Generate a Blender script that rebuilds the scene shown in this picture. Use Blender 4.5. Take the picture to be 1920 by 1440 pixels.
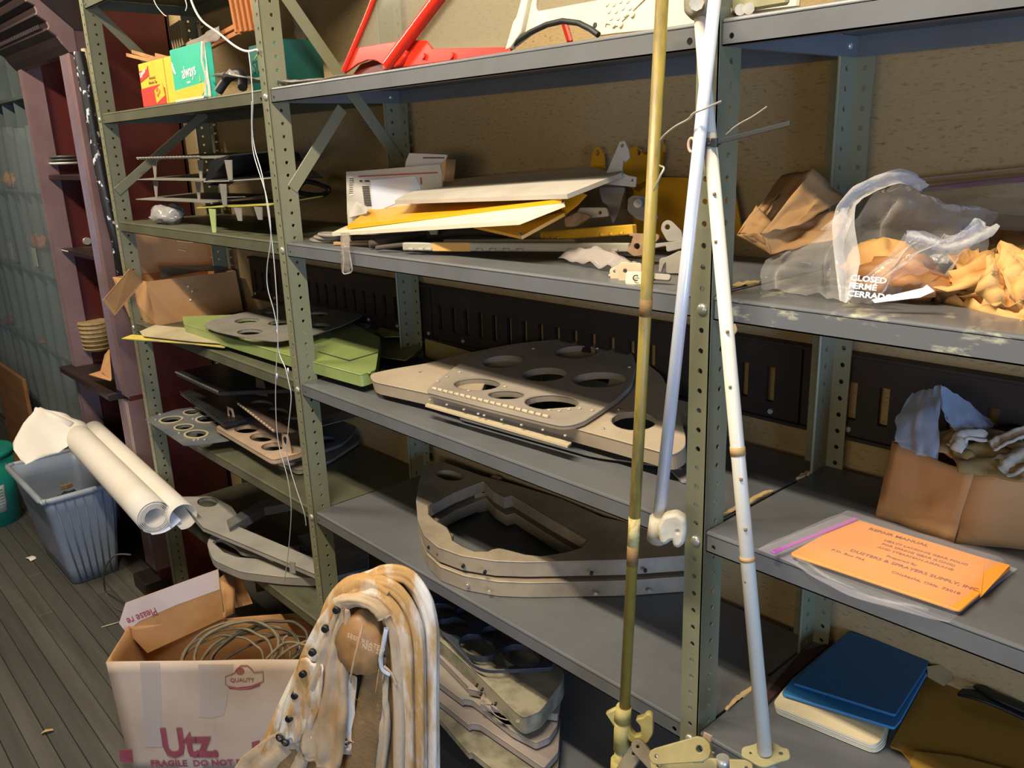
import bpy, bmesh, math, random
from mathutils import Vector, Matrix, noise
R_ = random.Random(7)
SC = bpy.context.scene
for o in list(bpy.data.objects): bpy.data.objects.remove(o)
COL = SC.collection
PI = math.pi
# ---------------------------------------------------------------- camera
CAM = Vector((1.8804, -0.9638, 0.5644)); FPX = 1571.76
yaw, pit, rol = 2.4114, -0.27887, -0.035606
fw = Vector((math.cos(pit)*math.cos(yaw), math.cos(pit)*math.sin(yaw), math.sin(pit)))
rt = fw.cross(Vector((0, 0, 1))).normalized(); up = rt.cross(fw)
rt, up = math.cos(rol)*rt + math.sin(rol)*up, math.cos(rol)*up - math.sin(rol)*rt
cd = bpy.data.cameras.new('camera'); cam = bpy.data.objects.new('camera', cd); COL.objects.link(cam)
cd.sensor_width = 36; cd.lens = FPX/1920*36; cd.clip_start = 0.02
cam.matrix_world = Matrix(((rt.x, up.x, -fw.x, CAM.x), (rt.y, up.y, -fw.y, CAM.y), (rt.z, up.z, -fw.z, CAM.z), (0, 0, 0, 1)))
SC.camera = cam
# ---------------------------------------------------------------- light
SC.view_settings.view_transform = 'Standard'; SC.view_settings.look = 'None'
SC.view_settings.gamma = 1; SC.view_settings.use_curve_mapping = False
SC.view_settings.exposure = 0.0
W_ = bpy.data.worlds.new('world'); SC.world = W_; W_.use_nodes = True
W_.node_tree.nodes['Background'].inputs[0].default_value = (1, 0.93, 0.80, 1)
W_.node_tree.nodes['Background'].inputs[1].default_value = 0.03
def area(name, loc, tgt, sx, sy, e, col):
    l = bpy.data.lights.new(name, 'AREA'); l.shape = 'RECTANGLE'; l.size = sx; l.size_y = sy; l.energy = e; l.color = col
    o = bpy.data.objects.new(name, l); COL.objects.link(o); o.location = loc
    o.rotation_euler = (Vector(tgt)-Vector(loc)).to_track_quat('-Z', 'Y').to_euler()
    return o
area('ceiling_tube_light', (1.0, -0.84, 1.58), (1.0, 0.15, -0.3), 1.2, 0.06, 62, (1, 0.885, 0.715))
area('ceiling_tube_light', (-1.5, -0.95, 1.6), (-1.5, 0.0, -0.2), 1.2, 0.06, 54, (1, 0.885, 0.715))
area('room_fill', (1.9, -2.55, 0.5), (0.9, 0.3, 0.35), 1.8, 0.5, 19, (1, 0.86, 0.66))  # added warm fill that brightens the back wall; no lamp stands there
area('window_light', (4.2, -1.35, 0.0), (0.3, -0.1, -0.35), 1.0, 1.2, 85, (0.34, 0.56, 1.0))
# ---------------------------------------------------------------- helpers
S = .3536; W = 1.2198; D = .3658; L = 1.1934; ZF = -1.2
Z1, Z2, Z3, Z4, Z5, Z0 = 2*S, S, 0.0, -S, -2*S, 3*S
YW = .392
def H(u, v, x=None, y=None, z=None):
    d = fw + rt*((u-960)/FPX) - up*((v-720)/FPX)
    if z is not None: t = (z-CAM.z)/d.z
    elif y is not None: t = (y-CAM.y)/d.y
    else: t = (x-CAM.x)/d.x
    return CAM + d*t
def Hd(u, v, dist):
    d = fw + rt*((u-960)/FPX) - up*((v-720)/FPX); return CAM + d*dist
def hz(pts, z): return [tuple(H(u, v, z=z).xy) for u, v in pts]
def lin(h):
    h = h.lstrip('#'); c = [int(h[i:i+2], 16)/255 for i in (0, 2, 4)]
    return tuple(x/12.92 if x <= .04045 else ((x+.055)/1.055)**2.4 for x in c)+(1,)
MATS = {}
def M(name, c1, c2=None, rough=.5, metal=0, scale=6, lo=.35, hi=.7, bump=0, bscale=60, spec=.5, alpha=1, trans=0, stretch=None, coat=0, detail=6):
    if name in MATS: return MATS[name]
    m = bpy.data.materials.new(name); m.use_nodes = True; nt = m.node_tree; b = nt.nodes['Principled BSDF']; ln = nt.links.new
    b.inputs['Roughness'].default_value = rough; b.inputs['Metallic'].default_value = metal
    b.inputs['Specular IOR Level'].default_value = spec; b.inputs['Coat Weight'].default_value = coat
    b.inputs['Base Color'].default_value = lin(c1); b.inputs['Alpha'].default_value = alpha
    b.inputs['Transmission Weight'].default_value = trans
    tc = nt.nodes.new('ShaderNodeTexCoord'); mp = nt.nodes.new('ShaderNodeMapping'); ln(tc.outputs['Object'], mp.inputs[0])
    if stretch: mp.inputs['Scale'].default_value = stretch
    if c2:
        n = nt.nodes.new('ShaderNodeTexNoise'); n.inputs['Scale'].default_value = scale; n.inputs['Detail'].default_value = detail; n.inputs['Roughness'].default_value = .62
        ln(mp.outputs[0], n.inputs['Vector'])
        r = nt.nodes.new('ShaderNodeMapRange'); r.inputs[1].default_value = lo; r.inputs[2].default_value = hi; ln(n.outputs[0], r.inputs[0])
        x = nt.nodes.new('ShaderNodeMix'); x.data_type = 'RGBA'; x.inputs[6].default_value = lin(c1); x.inputs[7].default_value = lin(c2)
        ln(r.outputs[0], x.inputs[0]); ln(x.outputs[2], b.inputs['Base Color'])
    if bump:
        n2 = nt.nodes.new('ShaderNodeTexNoise'); n2.inputs['Scale'].default_value = bscale; n2.inputs['Detail'].default_value = 4
        ln(mp.outputs[0], n2.inputs['Vector'])
        bp = nt.nodes.new('ShaderNodeBump'); bp.inputs['Strength'].default_value = bump; bp.inputs['Distance'].default_value = .004
        ln(n2.outputs[0], bp.inputs['Height']); ln(bp.outputs[0], b.inputs['Normal'])
    MATS[name] = m; return m
def film(name, col, a, rough=.15, bump=.4, bscale=25):
    m = M(name, col, rough=rough, bump=bump, bscale=bscale, spec=.5); nt = m.node_tree; b = nt.nodes['Principled BSDF']
    lw = nt.nodes.new('ShaderNodeLayerWeight'); lw.inputs[0].default_value = .35
    r = nt.nodes.new('ShaderNodeMapRange'); r.inputs[3].default_value = a*.6; r.inputs[4].default_value = min(1, a+.3)
    nt.links.new(lw.outputs['Facing'], r.inputs[0]); nt.links.new(r.outputs[0], b.inputs['Alpha']); return m
def tag(o, label=None, cat=None, group=None, kind=None):
    if label: o['label'] = label
    if cat: o['category'] = cat
    if group: o['group'] = group
    if kind: o['kind'] = kind
    return o
def thing(name, label, cat, loc=(0, 0, 0), group=None):
    o = bpy.data.objects.new(name, None); COL.objects.link(o); o.location = loc; o.empty_display_size = .05
    return tag(o, label, cat, group)
def obj(name, me, mat, parent=None, smooth=False):
    """meshes are written in world metres; a child of an Empty is shifted back by its base"""
    me.name = name
    if not isinstance(mat, (list, tuple)): mat = [mat]
    me.materials.clear()
    for x in mat: me.materials.append(x)
    if smooth:
        for p in me.polygons: p.use_smooth = True
    o = bpy.data.objects.new(name, me); COL.objects.link(o)
    if parent:
        o.parent = parent
        if parent.type == 'EMPTY': o.location = -Vector(parent.location)
    return o
def copy_tree(o, parent=None):
    c = o.copy(); COL.objects.link(c)
    if parent: c.parent = parent
    for ch in list(o.children): copy_tree(ch, c)
    return c
def from_bm(bm):
    me = bpy.data.meshes.new('m'); bm.to_mesh(me); bm.free(); return me
def join(*ms):
    bm = bmesh.new()
    for m in ms: bm.from_mesh(m); bpy.data.meshes.remove(m)
    return from_bm(bm)
def box(lo, hi, bev=.002, rot=None, seg=1):
    bm = bmesh.new(); lo, hi = Vector(lo), Vector(hi); c = (lo+hi)/2; s = hi-lo
    bmesh.ops.create_cube(bm, size=1, matrix=Matrix.Diagonal((s.x, s.y, s.z, 1)))
    if bev: bmesh.ops.bevel(bm, geom=bm.edges[:], offset=min(bev, min(s)*.45), segments=seg, affect='EDGES')
    mw = Matrix.Translation(c)
    if rot: mw = mw @ rot
    bm.transform(mw); return from_bm(bm)
def obox(c, ax, ay, az, bev=.002):
    """oriented box: centre and three full-length axis vectors"""
    bm = bmesh.new(); ax, ay, az = Vector(ax), Vector(ay), Vector(az)
    s = (ax.length, ay.length, az.length)
    bmesh.ops.create_cube(bm, size=1, matrix=Matrix.Diagonal((*s, 1)))
    if bev: bmesh.ops.bevel(bm, geom=bm.edges[:], offset=min(bev, min(s)*.45), segments=1, affect='EDGES')
    a, b, d = ax.normalized(), ay.normalized(), az.normalized(); c = Vector(c)
    bm.transform(Matrix(((a.x, b.x, d.x, c.x), (a.y, b.y, d.y, c.y), (a.z, b.z, d.z, c.z), (0, 0, 0, 1)))); return from_bm(bm)
def bar(p, q, w, t, nrm=(0, 0, 1), bev=.001):
    p, q = Vector(p), Vector(q); d = q-p; n = Vector(nrm); n = (n - d.normalized()*n.dot(d.normalized())).normalized()
    s = d.cross(n).normalized()
    return obox((p+q)/2, d, s*w, n*t, bev)
def curve(splines, ext=0, bev=0, dims='3D', res=1, cyc=True, kind='POLY', bres=2, cap=True):
    cu = bpy.data.curves.new('c', 'CURVE'); cu.dimensions = dims; cu.resolution_u = 6; cu.bevel_resolution = bres
    cu.extrude = ext; cu.bevel_depth = bev
    cu.fill_mode = 'BOTH' if dims == '2D' else 'FULL'; cu.use_fill_caps = cap if dims == '3D' else False
    for pts in splines:
        s = cu.splines.new('POLY'); s.points.add(len(pts)-1); s.use_cyclic_u = cyc
        for k, p in enumerate(pts): s.points[k].co = (p[0], p[1], p[2] if len(p) > 2 else 0, 1)
    o = bpy.data.objects.new('c', cu); me = bpy.data.meshes.new_from_object(o)
    bpy.data.objects.remove(o); bpy.data.curves.remove(cu); return me
def xf(me, mw): me.transform(mw); return me
def at_z(me, z): me.transform(Matrix.Translation((0, 0, z))); return me
def frame(o, ex, ey):
    ex = Vector(ex).normalized(); ey = Vector(ey); ey = (ey-ex*ey.dot(ex)).normalized(); ez = ex.cross(ey); o = Vector(o)
    return Matrix(((ex.x, ey.x, ez.x, o.x), (ex.y, ey.y, ez.y, o.y), (ex.z, ey.z, ez.z, o.z), (0, 0, 0, 1)))
def plate(out, holes=(), t=.002, bev=0):
    return curve([out]+list(holes), ext=t/2-bev, bev=bev, dims='2D', bres=1)
def circ(cx, cy, r, n=12, ry=None, a=0):
    ry = ry or r; ca, sa = math.cos(a), math.sin(a)
    return [(cx+r*math.cos(k*2*PI/n)*ca-ry*math.sin(k*2*PI/n)*sa, cy+r*math.cos(k*2*PI/n)*sa+ry*math.sin(k*2*PI/n)*ca) for k in range(n)]
def smooth(pts, n=6, cyc=False):
    P = [Vector(p) for p in pts]; N = len(P); out = []
    for i in range(N if cyc else N-1):
        g = lambda k: P[k % N] if cyc else P[max(0, min(N-1, k))]
        a, b, c, d = g(i-1), g(i), g(i+1), g(i+2)
        for j in range(n):
            t = j/n; out.append(.5*((2*b)+(c-a)*t+(2*a-5*b+4*c-d)*t*t+(3*b-a-3*c+d)*t**3))
    if not cyc: out.append(P[-1])
    return out
def rounded(pts, r, n=4):
    """round the corners of a closed 2-D outline; r scalar or list"""
    P = [Vector(p[:2]) for p in pts]; N = len(P); out = []
    for i in range(N):
        a, b, c = P[i-1], P[i], P[(i+1) % N]; rr = r[i] if isinstance(r, (list, tuple)) else r
        d1, d2 = a-b, c-b; k = min(rr, d1.length*.45, d2.length*.45)
        if k < 1e-5: out.append(tuple(b)); continue
        p, q = b+d1.normalized()*k, b+d2.normalized()*k
        for j in range(n+1):
            t = j/n; out.append(tuple((1-t)**2*p+2*t*(1-t)*b+t*t*q))
    return out
def tube(pts, r, sm=6, res=2, cyc=False):
    p = smooth(pts, sm, cyc) if sm else [Vector(x) for x in pts]
    return curve([p], bev=r, cyc=cyc, bres=res)
def cyl(p, q, r, n=16, r2=None, bev=0):
    p, q = Vector(p), Vector(q); d = q-p; bm = bmesh.new()
    bmesh.ops.create_cone(bm, cap_ends=True, segments=n, radius1=r, radius2=r2 if r2 is not None else r, depth=d.length)
    if bev: bmesh.ops.bevel(bm, geom=[e for e in bm.edges if len(e.link_faces) == 2 and any(len(f.verts) > 4 for f in e.link_faces)], offset=bev, segments=2, affect='EDGES')
    for f in bm.faces: f.smooth = len(f.verts) <= 4
    bm.transform(Matrix.Translation((p+q)/2) @ d.to_track_quat('Z', 'Y').to_matrix().to_4x4()); return from_bm(bm)
def skirt(out, z0, z1, t=.002):
    """a wall of thickness t that follows a closed outline from z1 up to z0"""
    P = [Vector(p[:2]) for p in out]; N = len(P); A = sum(P[i].cross(P[(i+1) % N]) for i in range(N)); sg = 1 if A > 0 else -1
    vs = []
    for i in range(N):
        d = (P[(i+1) % N]-P[i-1]); d = d.normalized() if d.length > 1e-9 else Vector((1, 0)); n = Vector((-d.y, d.x))*sg*t
        vs += [(P[i].x, P[i].y, z0), (P[i].x, P[i].y, z1), (P[i].x+n.x, P[i].y+n.y, z1), (P[i].x+n.x, P[i].y+n.y, z0)]
    fs = []
    for i in range(N):
        a, b = 4*i, 4*((i+1) % N)
        for k in range(4): fs.append((a+k, b+k, b+(k+1) % 4, a+(k+1) % 4))
    me = bpy.data.meshes.new('m'); me.from_pydata(vs, [], fs); bm = bmesh.new(); bm.from_mesh(me); bmesh.ops.recalc_face_normals(bm, faces=bm.faces[:]); bm.to_mesh(me); bm.free(); return me
def grid(fn, nu, nv, t=.0008, close=False):
    """sheet from fn(a,b) a,b in 0..1, solidified by t"""
    bm = bmesh.new(); vs = [[bm.verts.new(fn(i/nu, j/nv)) for j in range(nv+1)] for i in range(nu+(0 if close else 1))]
    n = len(vs)
    for i in range(nu):
        for j in range(nv):
            bm.faces.new((vs[i][j], vs[(i+1) % n][j], vs[(i+1) % n][j+1], vs[i][j+1]))
    bmesh.ops.recalc_face_normals(bm, faces=bm.faces[:])
    if t: bmesh.ops.solidify(bm, geom=bm.faces[:], thickness=t)
    for f in bm.faces: f.smooth = True
    return from_bm(bm)
def text(s, size, mw, ext=.0002, align='LEFT', bold=0, xs=1):
    cu = bpy.data.curves.new('t', 'FONT'); cu.body = s; cu.size = size; cu.extrude = ext; cu.align_x = align; cu.offset = bold; cu.resolution_u = 2
    o = bpy.data.objects.new('t', cu); me = bpy.data.meshes.new_from_object(o); bpy.data.objects.remove(o); bpy.data.curves.remove(cu)
    me.transform(mw @ Matrix.Diagonal((xs, 1, 1, 1))); return me
def nz(p, s, a): return (noise.noise(Vector(p)*s))*a
def extrude_x(prof, x0, x1):
    N = len(prof); vs = [(x0, y, z) for y, z in prof]+[(x1, y, z) for y, z in prof]
    fs = [(i, (i+1) % N, N+(i+1) % N, N+i) for i in range(N)]+[tuple(range(N))[::-1], tuple(range(N, 2*N))]
    me = bpy.data.meshes.new('m'); me.from_pydata(vs, [], fs); bm = bmesh.new(); bm.from_mesh(me); bmesh.ops.recalc_face_normals(bm, faces=bm.faces[:]); bm.to_mesh(me); bm.free(); return me
class Pl:
    """a tilted work plane: builds plates, pans and holes lying in it"""
    def __init__(s, o, nrm, ex=(1, 0, 0)):
        s.o = Vector(o); n = Vector(nrm).normalized(); ex = Vector(ex); ex = (ex-n*ex.dot(n)).normalized(); ey = n.cross(ex)
        s.n, s.ex, s.ey = n, ex, ey
        s.m = Matrix(((ex.x, ey.x, n.x, s.o.x), (ex.y, ey.y, n.y, s.o.y), (ex.z, ey.z, n.z, s.o.z), (0, 0, 0, 1)))
    def at(s, u, v):
        d = fw + rt*((u-960)/FPX) - up*((v-720)/FPX); t = (s.o-CAM).dot(s.n)/d.dot(s.n); p = CAM+d*t-s.o
        return (p.dot(s.ex), p.dot(s.ey))
    def pts(s, px): return [s.at(*p) for p in px]
    def w(s, x, y, z=0): return s.m @ Vector((x, y, z))
    def hole(s, h):
        c = s.at(h[0], h[1]); r = h[2]; ry = h[3] if len(h) > 3 else r; a = h[4] if len(h) > 4 else 0
        return circ(c[0], c[1], r, 20, ry, a)
    def plate(s, out, holes=(), t=.002, bev=0, flange=.0, ft=.0012, rnd=0, edge=0, lift=0):
        """outline in picture points laid on the plane; holes with turned-down lips; edge = depth of a turned-down rim"""
        o = s.pts(out); o = rounded(o, rnd) if rnd else o
        hs = [s.hole(h) if not isinstance(h, dict) else (rounded(s.pts(h['o']), h.get('r', 0)) if h.get('r') else s.pts(h['o'])) for h in holes]
        m = plate(o, hs, t, bev); parts = [m]
        if edge: parts.append(skirt(o, t/2-bev*.5, -edge, ft))
        if flange:
            for h in hs: parts.append(skirt(h[::-1], t/2, -flange, -ft))
        me = join(*parts) if len(parts) > 1 else m
        if lift: me.transform(Matrix.Translation((0, 0, lift)))
        me.transform(s.m); return me
def rounded_px(px, r=4, n=3): return rounded(px, r, n)
def poly3(P, t=.002):
    """a flat-ish panel of thickness t through a loop of 3-D points"""
    P = [Vector(p) for p in P]; n = Vector()
    for i in range(len(P)): n += P[i].cross(P[(i+1) % len(P)])
    n = n.normalized()
    if n.z < 0: n = -n; P = P[::-1]
    N = len(P); vs = P+[p-n*t for p in P]
    me = bpy.data.meshes.new('m'); me.from_pydata([tuple(v) for v in vs], [], [tuple(range(N)), tuple(range(2*N-1, N-1, -1))]+[(i, i+N, (i+1) % N+N, (i+1) % N) for i in range(N)]); return me
def ribbon(path, w, t=.004, nrm=None, sm=5, wav=.0, ws=20, nv=4, seed=0):
    """strip of cloth or paper along a path; w may be a list of widths; nrm the face normal"""
    P = smooth(path, sm); N = len(P); ws_ = w if isinstance(w, (list, tuple)) else [w]*len(path)
    def wd(i):
        f = i/(N-1)*(len(ws_)-1); k = min(int(f), len(ws_)-2); return ws_[k]+(ws_[k+1]-ws_[k])*(f-k)
    def fn(a, b):
        i = min(N-1, int(round(a*(N-1)))); d = (P[min(N-1, i+1)]-P[max(0, i-1)]).normalized()
        n = Vector(nrm); n = (n-d*n.dot(d)).normalized(); s = d.cross(n)
        p = P[i]+s*(b-.5)*wd(i); return p+n*(wav*noise.noise(Vector((a*ws*.3+seed, b*ws*.25, seed*1.7)))+wav*.8*math.sin(b*ws*.5+a*3+seed))
    return grid(fn, N-1, nv, t)
# ---------------------------------------------------------------- materials
gray = M('grey_enamel', '636465', '585856', rough=.38, scale=5, bump=.03, bscale=200)
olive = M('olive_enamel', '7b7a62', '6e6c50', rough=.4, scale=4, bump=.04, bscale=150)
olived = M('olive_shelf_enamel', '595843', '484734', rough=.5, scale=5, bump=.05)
steel = M('zinc_bolt', 'c9c6bc', 'a9a698', rough=.35, metal=.6, scale=40)
black = M('black_rubber', '101012', '1c1b1a', rough=.5, scale=20)
maroon = M('maroon_paint', '592620', '4b1d19', rough=.32, scale=3, bump=.04, stretch=(1, 1, .2))
mauve = M('maroon_blue_sheen', '7d6563', '6c5350', rough=.3, scale=4)  # bluish sheen of the lit jambs and crown end put into the colour
tan_wall = M('fibreboard', '9c845a', '6a5434', rough=.9, scale=150, lo=.55, hi=.75, bump=.3, bscale=160, stretch=(.5, 1, 1.5))
kraft = M('kraft_card', 'b98a58', 'a67646', rough=.85, scale=7, bump=.06)
ink = M('black_ink', '2a2420', rough=.8)
red_ink = M('red_ink', 'a23c46', rough=.8)
# ================================================================ setting
def plank_mesh(x0, x1, y0, y1): return box((x0, y0, ZF-.02), (x1, y1, ZF+R_.uniform(-.0006, .0006)), .0015)
wood = [M('floor_board_%s' % n, a, b, rough=.55, scale=5, stretch=(.25, 4, 1), bump=.08, bscale=30) for n, a, b in (('a', '545148', '403d35'), ('b', '4d4a42', '3c3933'), ('c', '58554b', '46423a'))]
fl = obj('floor', box((-5, -2.6, ZF-.05), (3.2, .45, ZF-.012), 0), M('subfloor', '14120f', rough=.9)); tag(fl, kind='structure')
y = -2.55
while y < .42:
    x = -5+R_.uniform(-1.5, 0)
    while x < 3.2:
        x1 = x+R_.uniform(2.2, 3.6)
        obj('plank', plank_mesh(max(x, -5), min(x1, 3.2)-.002, y, y+.0565), R_.choice(wood), fl); x = x1
    y += .058
tag(obj('wall_back', box((-5, YW, ZF), (3.2, YW+.05, 1.7), 0), tan_wall), kind='structure')
tag(obj('wall_left', box((-5.05, -2.6, ZF), (-5, YW, 1.7), 0), M('grey_plaster', '6d6e66', '5e6059', rough=.9, scale=3)), kind='structure')
tag(obj('ceiling', box((-5, -2.6, 1.7), (3.2, YW+.05, 1.75), 0), M('ceiling_board', '8d8878', rough=.9)), kind='structure')
# stained strip of bare wall low down behind the middle shelves is one board
# ---------------------------------------------------------------- slotted rail on the wall
rust = M('rusty_dark_steel', '2a1c14', '17100c', rough=.6, scale=12, lo=.3, hi=.7)
ra = thing('slotted_rail', 'long rusty dark steel rail pierced by upright slots, fixed to the back wall', 'rail', (0, .4, .12))
zt, zb = .205, .055
for k in range(3):
    a = -1.02+k*1.09; sl = []
    for j in range(19):
        sx = a+.028+j*.055; sl.append([(sx, -.041), (sx+.017, -.041), (sx+.0171, .026), (sx, .0261)])
    for sx in ():
        pass
    me = xf(plate([(a, -.07), (a+1.085, -.07), (a+1.085, .07), (a, .07)], sl, .008), frame((0, .379, .13), (1, 0, 0), (0, 0, 1)))
    obj('rail_panel', me, rust, ra)
obj('lip', box((-1.02, .368, .2), (2.24, .39, .207), .001), rust, ra); obj('lip', box((-1.02, .368, .054), (2.24, .39, .061), .001), rust, ra)
for k in range(22):
    obj('rivet', cyl((-1.0+k*.15, .377, .072), (-1.0+k*.15, .372, .072), .005, 8), steel, ra)
# ---------------------------------------------------------------- steel shelving
def post(X, parent, rear=False, z1=1.32, flip=False, m=olive):
    h = z1-ZF; p = S/12; n = int(h/p)
    fwid, swid = .034, .05
    off = (Z2-.02)-ZF
    zs = [off+p*k for k in range(-int(off/p)+1, int((h-off)/p))]
    hole = lambda c, z: [(c+.0042*math.cos(a*PI/5+.1), z+.0042*math.sin(a*PI/5+.1)) for a in range(10)]
    def flange(x0, x1, cs):
        ms = []; k = 0; lo = 0
        while k < len(zs):
            g = zs[k:k+6]; k += 6; hi = (g[-1]+p/2) if k < len(zs) else h
            ms.append(plate([(x0, lo), (x1, lo), (x1, hi), (x0, hi)], [hole(c, z) for z in g for c in cs], .0024)); lo = hi
        return join(*ms)
    zz = ZF
    if not rear:
        f = xf(flange(-fwid, 0, (-.0152,)), frame((X, .0012, zz), (1, 0, 0), (0, 0, 1)))
        s = xf(flange(0, swid, (.028,)), frame((X-.0012, 0, zz), (0, 1, 0), (0, 0, 1)))
        e = box((X-.0024, 0, zz), (X+.0004, .0024, zz+h), .0008)
    else:
        f = xf(flange(-.04, .03, (-.022, .0163)), frame((X, D-.0012, zz), (1, 0, 0), (0, 0, 1)))
        s = xf(flange(0, swid, (.022,)), frame((X-.0012, D-swid, zz), (0, 1, 0), (0, 0, 1)))
        e = cyl((X-.0012, D-swid, zz), (X-.0012, D-swid, zz+h), .003, 8)
    return obj('post', join(f, s, e), m, parent)
def shelf(x0, x1, z, parent, m, name='shelf'):
    w = x1-x0; yb = D-.002; y0 = .0045; lh = .033
    r = .0035
    top = [(y0+r, z), (y0+r*.3, z-r*.3), (y0, z-r), (y0, z-.006), (y0+.002, z-.006), (y0+.0045, z-.0025), (yb-.0045, z-.0025), (yb-.002, z-.02), (yb, z-.02), (yb, z)]
    t = extrude_x(top, x0, x1)
    lip = xf(plate([(0, 0), (w, 0), (w, lh-.005), (0, lh-.005)], [circ(.013, .011, .0038, 8), circ(w-.045, .011, .0048, 10)], .002), frame((x0, y0+.001, z-lh), (1, 0, 0), (0, 0, 1)))
    ret = box((x0, y0, z-lh), (x1, y0+.014, z-lh+.002), 0)
    bl = box((x0, yb-.002, z-lh), (x1, yb, z-.018), 0)
    e1 = box((x0, y0, z-lh), (x0+.002, yb, z-.003), 0); e2 = box((x1-.002, y0, z-lh), (x1, yb, z-.003), 0)
    return obj(name, join(t, lip, ret, bl, e1, e2), m, parent)
def bolt(p, parent, d=(0, -1, 0), r=.0085):
    d = Vector(d); bm = bmesh.new(); bmesh.ops.create_uvsphere(bm, u_segments=12, v_segments=6, radius=r)
    for f in bm.faces: f.smooth = True
    bm.transform(Matrix.Translation(p) @ d.to_track_quat('Z', 'Y').to_matrix().to_4x4() @ Matrix.Diagonal((1, 1, .5, 1)))
    return obj('bolt', from_bm(bm), steel, parent)
bayL = thing('steel_shelving', 'olive green steel shelving bay beside the maroon bookcase', 'shelving', (-L, 0, ZF))
bayM = thing('steel_shelving', 'middle grey steel shelving bay between the two perforated olive posts with the poles', 'shelving', (0, 0, ZF))
bayR = thing('steel_shelving', 'grey steel shelving bay holding the orange envelope and paper bags', 'shelving', (W, 0, ZF))
post(-L, bayL, z1=1.35); post(0, bayL, z1=1.35); post(-L, bayL, True, 1.35); post(0, bayL, True, 1.35)
post(W, bayM); post(W, bayM, True); post(2*W, bayR); post(2*W, bayR, True)
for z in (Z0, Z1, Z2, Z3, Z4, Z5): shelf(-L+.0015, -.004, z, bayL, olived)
for z in (Z1, Z2, Z3, Z4, Z5): shelf(.0015, W-.004, z, bayM, gray)
worn = M('scuffed_grey_enamel', '616161', 'a8a68a', rough=.3, scale=34, lo=.56, hi=.66, stretch=(.5, .3, 1.3), bump=.03)
for z in (Z1, Z2, Z3, Z4, Z5): shelf(W+.0015, 2*W-.004, z, bayR, worn if z == Z2 else gray)
for z in (Z1, Z2, Z3, Z4, Z5):
    for X, b in ((-L, bayL), (0, bayL), (W, bayM)): bolt((X-.014, -.001, z-.019), b)
    for X, b in ((0, bayM), (W, bayR)):
        bolt((X+.004, D-.03, z-.018), b, (1, 0, 0), .006)
def brace(X, za, zb, parent, x=.004):
    return obj('brace', bar((X+x, .01, za), (X+x, D-.01, zb), .03, .003, (1, 0, 0)), olive, parent)
obj('brace', bar(H(527, -20, x=.004), H(760, 318, x=.004), .03, .003, (1, 0, 0)), olive, bayL); obj('brace', bar(H(548, 355, x=.001), H(642, 203, x=.001), .03, .003, (1, 0, 0)), olive, bayL)
brace(-L, Z0-.01, Z1-.02, bayL); brace(-L, Z2+.1, Z1-.0, bayL, .008)
# ---------------------------------------------------------------- maroon bookcase
dark = M('dark_stain_wood', '2b1c19', '1c1210', rough=.45, scale=6, stretch=(.3, 3, 3))
cab = thing('bookcase', 'maroon painted bookcase with fluted jambs and a dark crown moulding', 'bookcase', (-1.9, .2, ZF))
xr, xl, yf, yb = -1.49, -2.2, .02, .385
ztop = 1.1
obj('side_panel', box((xr-.03, yf+.012, ZF), (xr, yb, ztop), .002), maroon, cab)
obj('side_panel', box((xl, yf+.012, ZF), (xl+.03, yb, ztop), .002), maroon, cab)
obj('back_panel', box((xl, yb-.01, ZF), (xr, yb, ztop), 0), M('maroon_back', '7a3226', '682a20', rough=.6, scale=3), cab)
# fluted pilasters: front boards with grooves
def pilaster(x0, x1, z0, z1):
    n = 4; w = x1-x0; pr = [(x0, .075), (x0, 0)]
    m0 = x0+w*.08; step = w*.62/n
    for k in range(n):
        a = m0+k*step; pr += [(a, 0), (a+step*.15, .012), (a+step*.5, .012), (a+step*.65, 0)]
    pr += [(x1, 0), (x1, .075)]
    N = len(pr); vs = [(x, yf+y, z0) for x, y in pr]+[(x, yf+y, z1) for x, y in pr]
    fs = [(i, (i+1) % N, N+(i+1) % N, N+i) for i in range(N)]+[tuple(range(N)), tuple(range(N, 2*N))[::-1]]
    me = bpy.data.meshes.new('m'); me.from_pydata(vs, [], fs); bm = bmesh.new(); bm.from_mesh(me); bmesh.ops.recalc_face_normals(bm, faces=bm.faces[:]); bm.to_mesh(me); bm.free(); return me
for a, b in ((xr-.115, xr+.004), (xl, xl+.05)):
    obj('pilaster', pilaster(a, b, -.34, ztop), mauve, cab); obj('pilaster', pilaster(a, b, ZF+.1, -.36), mauve, cab)
obj('plinth_block', box((xr-.135, yf-.055, ZF), (xr+.006, yf+.05, ZF+.06), .004), dark, cab)
obj('plinth_block', box((xl-.01, yf-.02, ZF), (xl+.07, yf+.05, ZF+.06), .004), dark, cab)
for z in (.505, .195): obj('shelf', box((xl+.03, yf+.03, z-.02), (xr-.03, yb-.01, z), .002), dark, cab)
obj('ledge', box((xl-.02, yf-.05, -.36), (xr-.06, yb-.01, -.33), .005), dark, cab)
obj('shelf', box((xl+.03, yf+.04, -.8), (xr-.03, yb-.01, -.78), .002), dark, cab)
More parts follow.
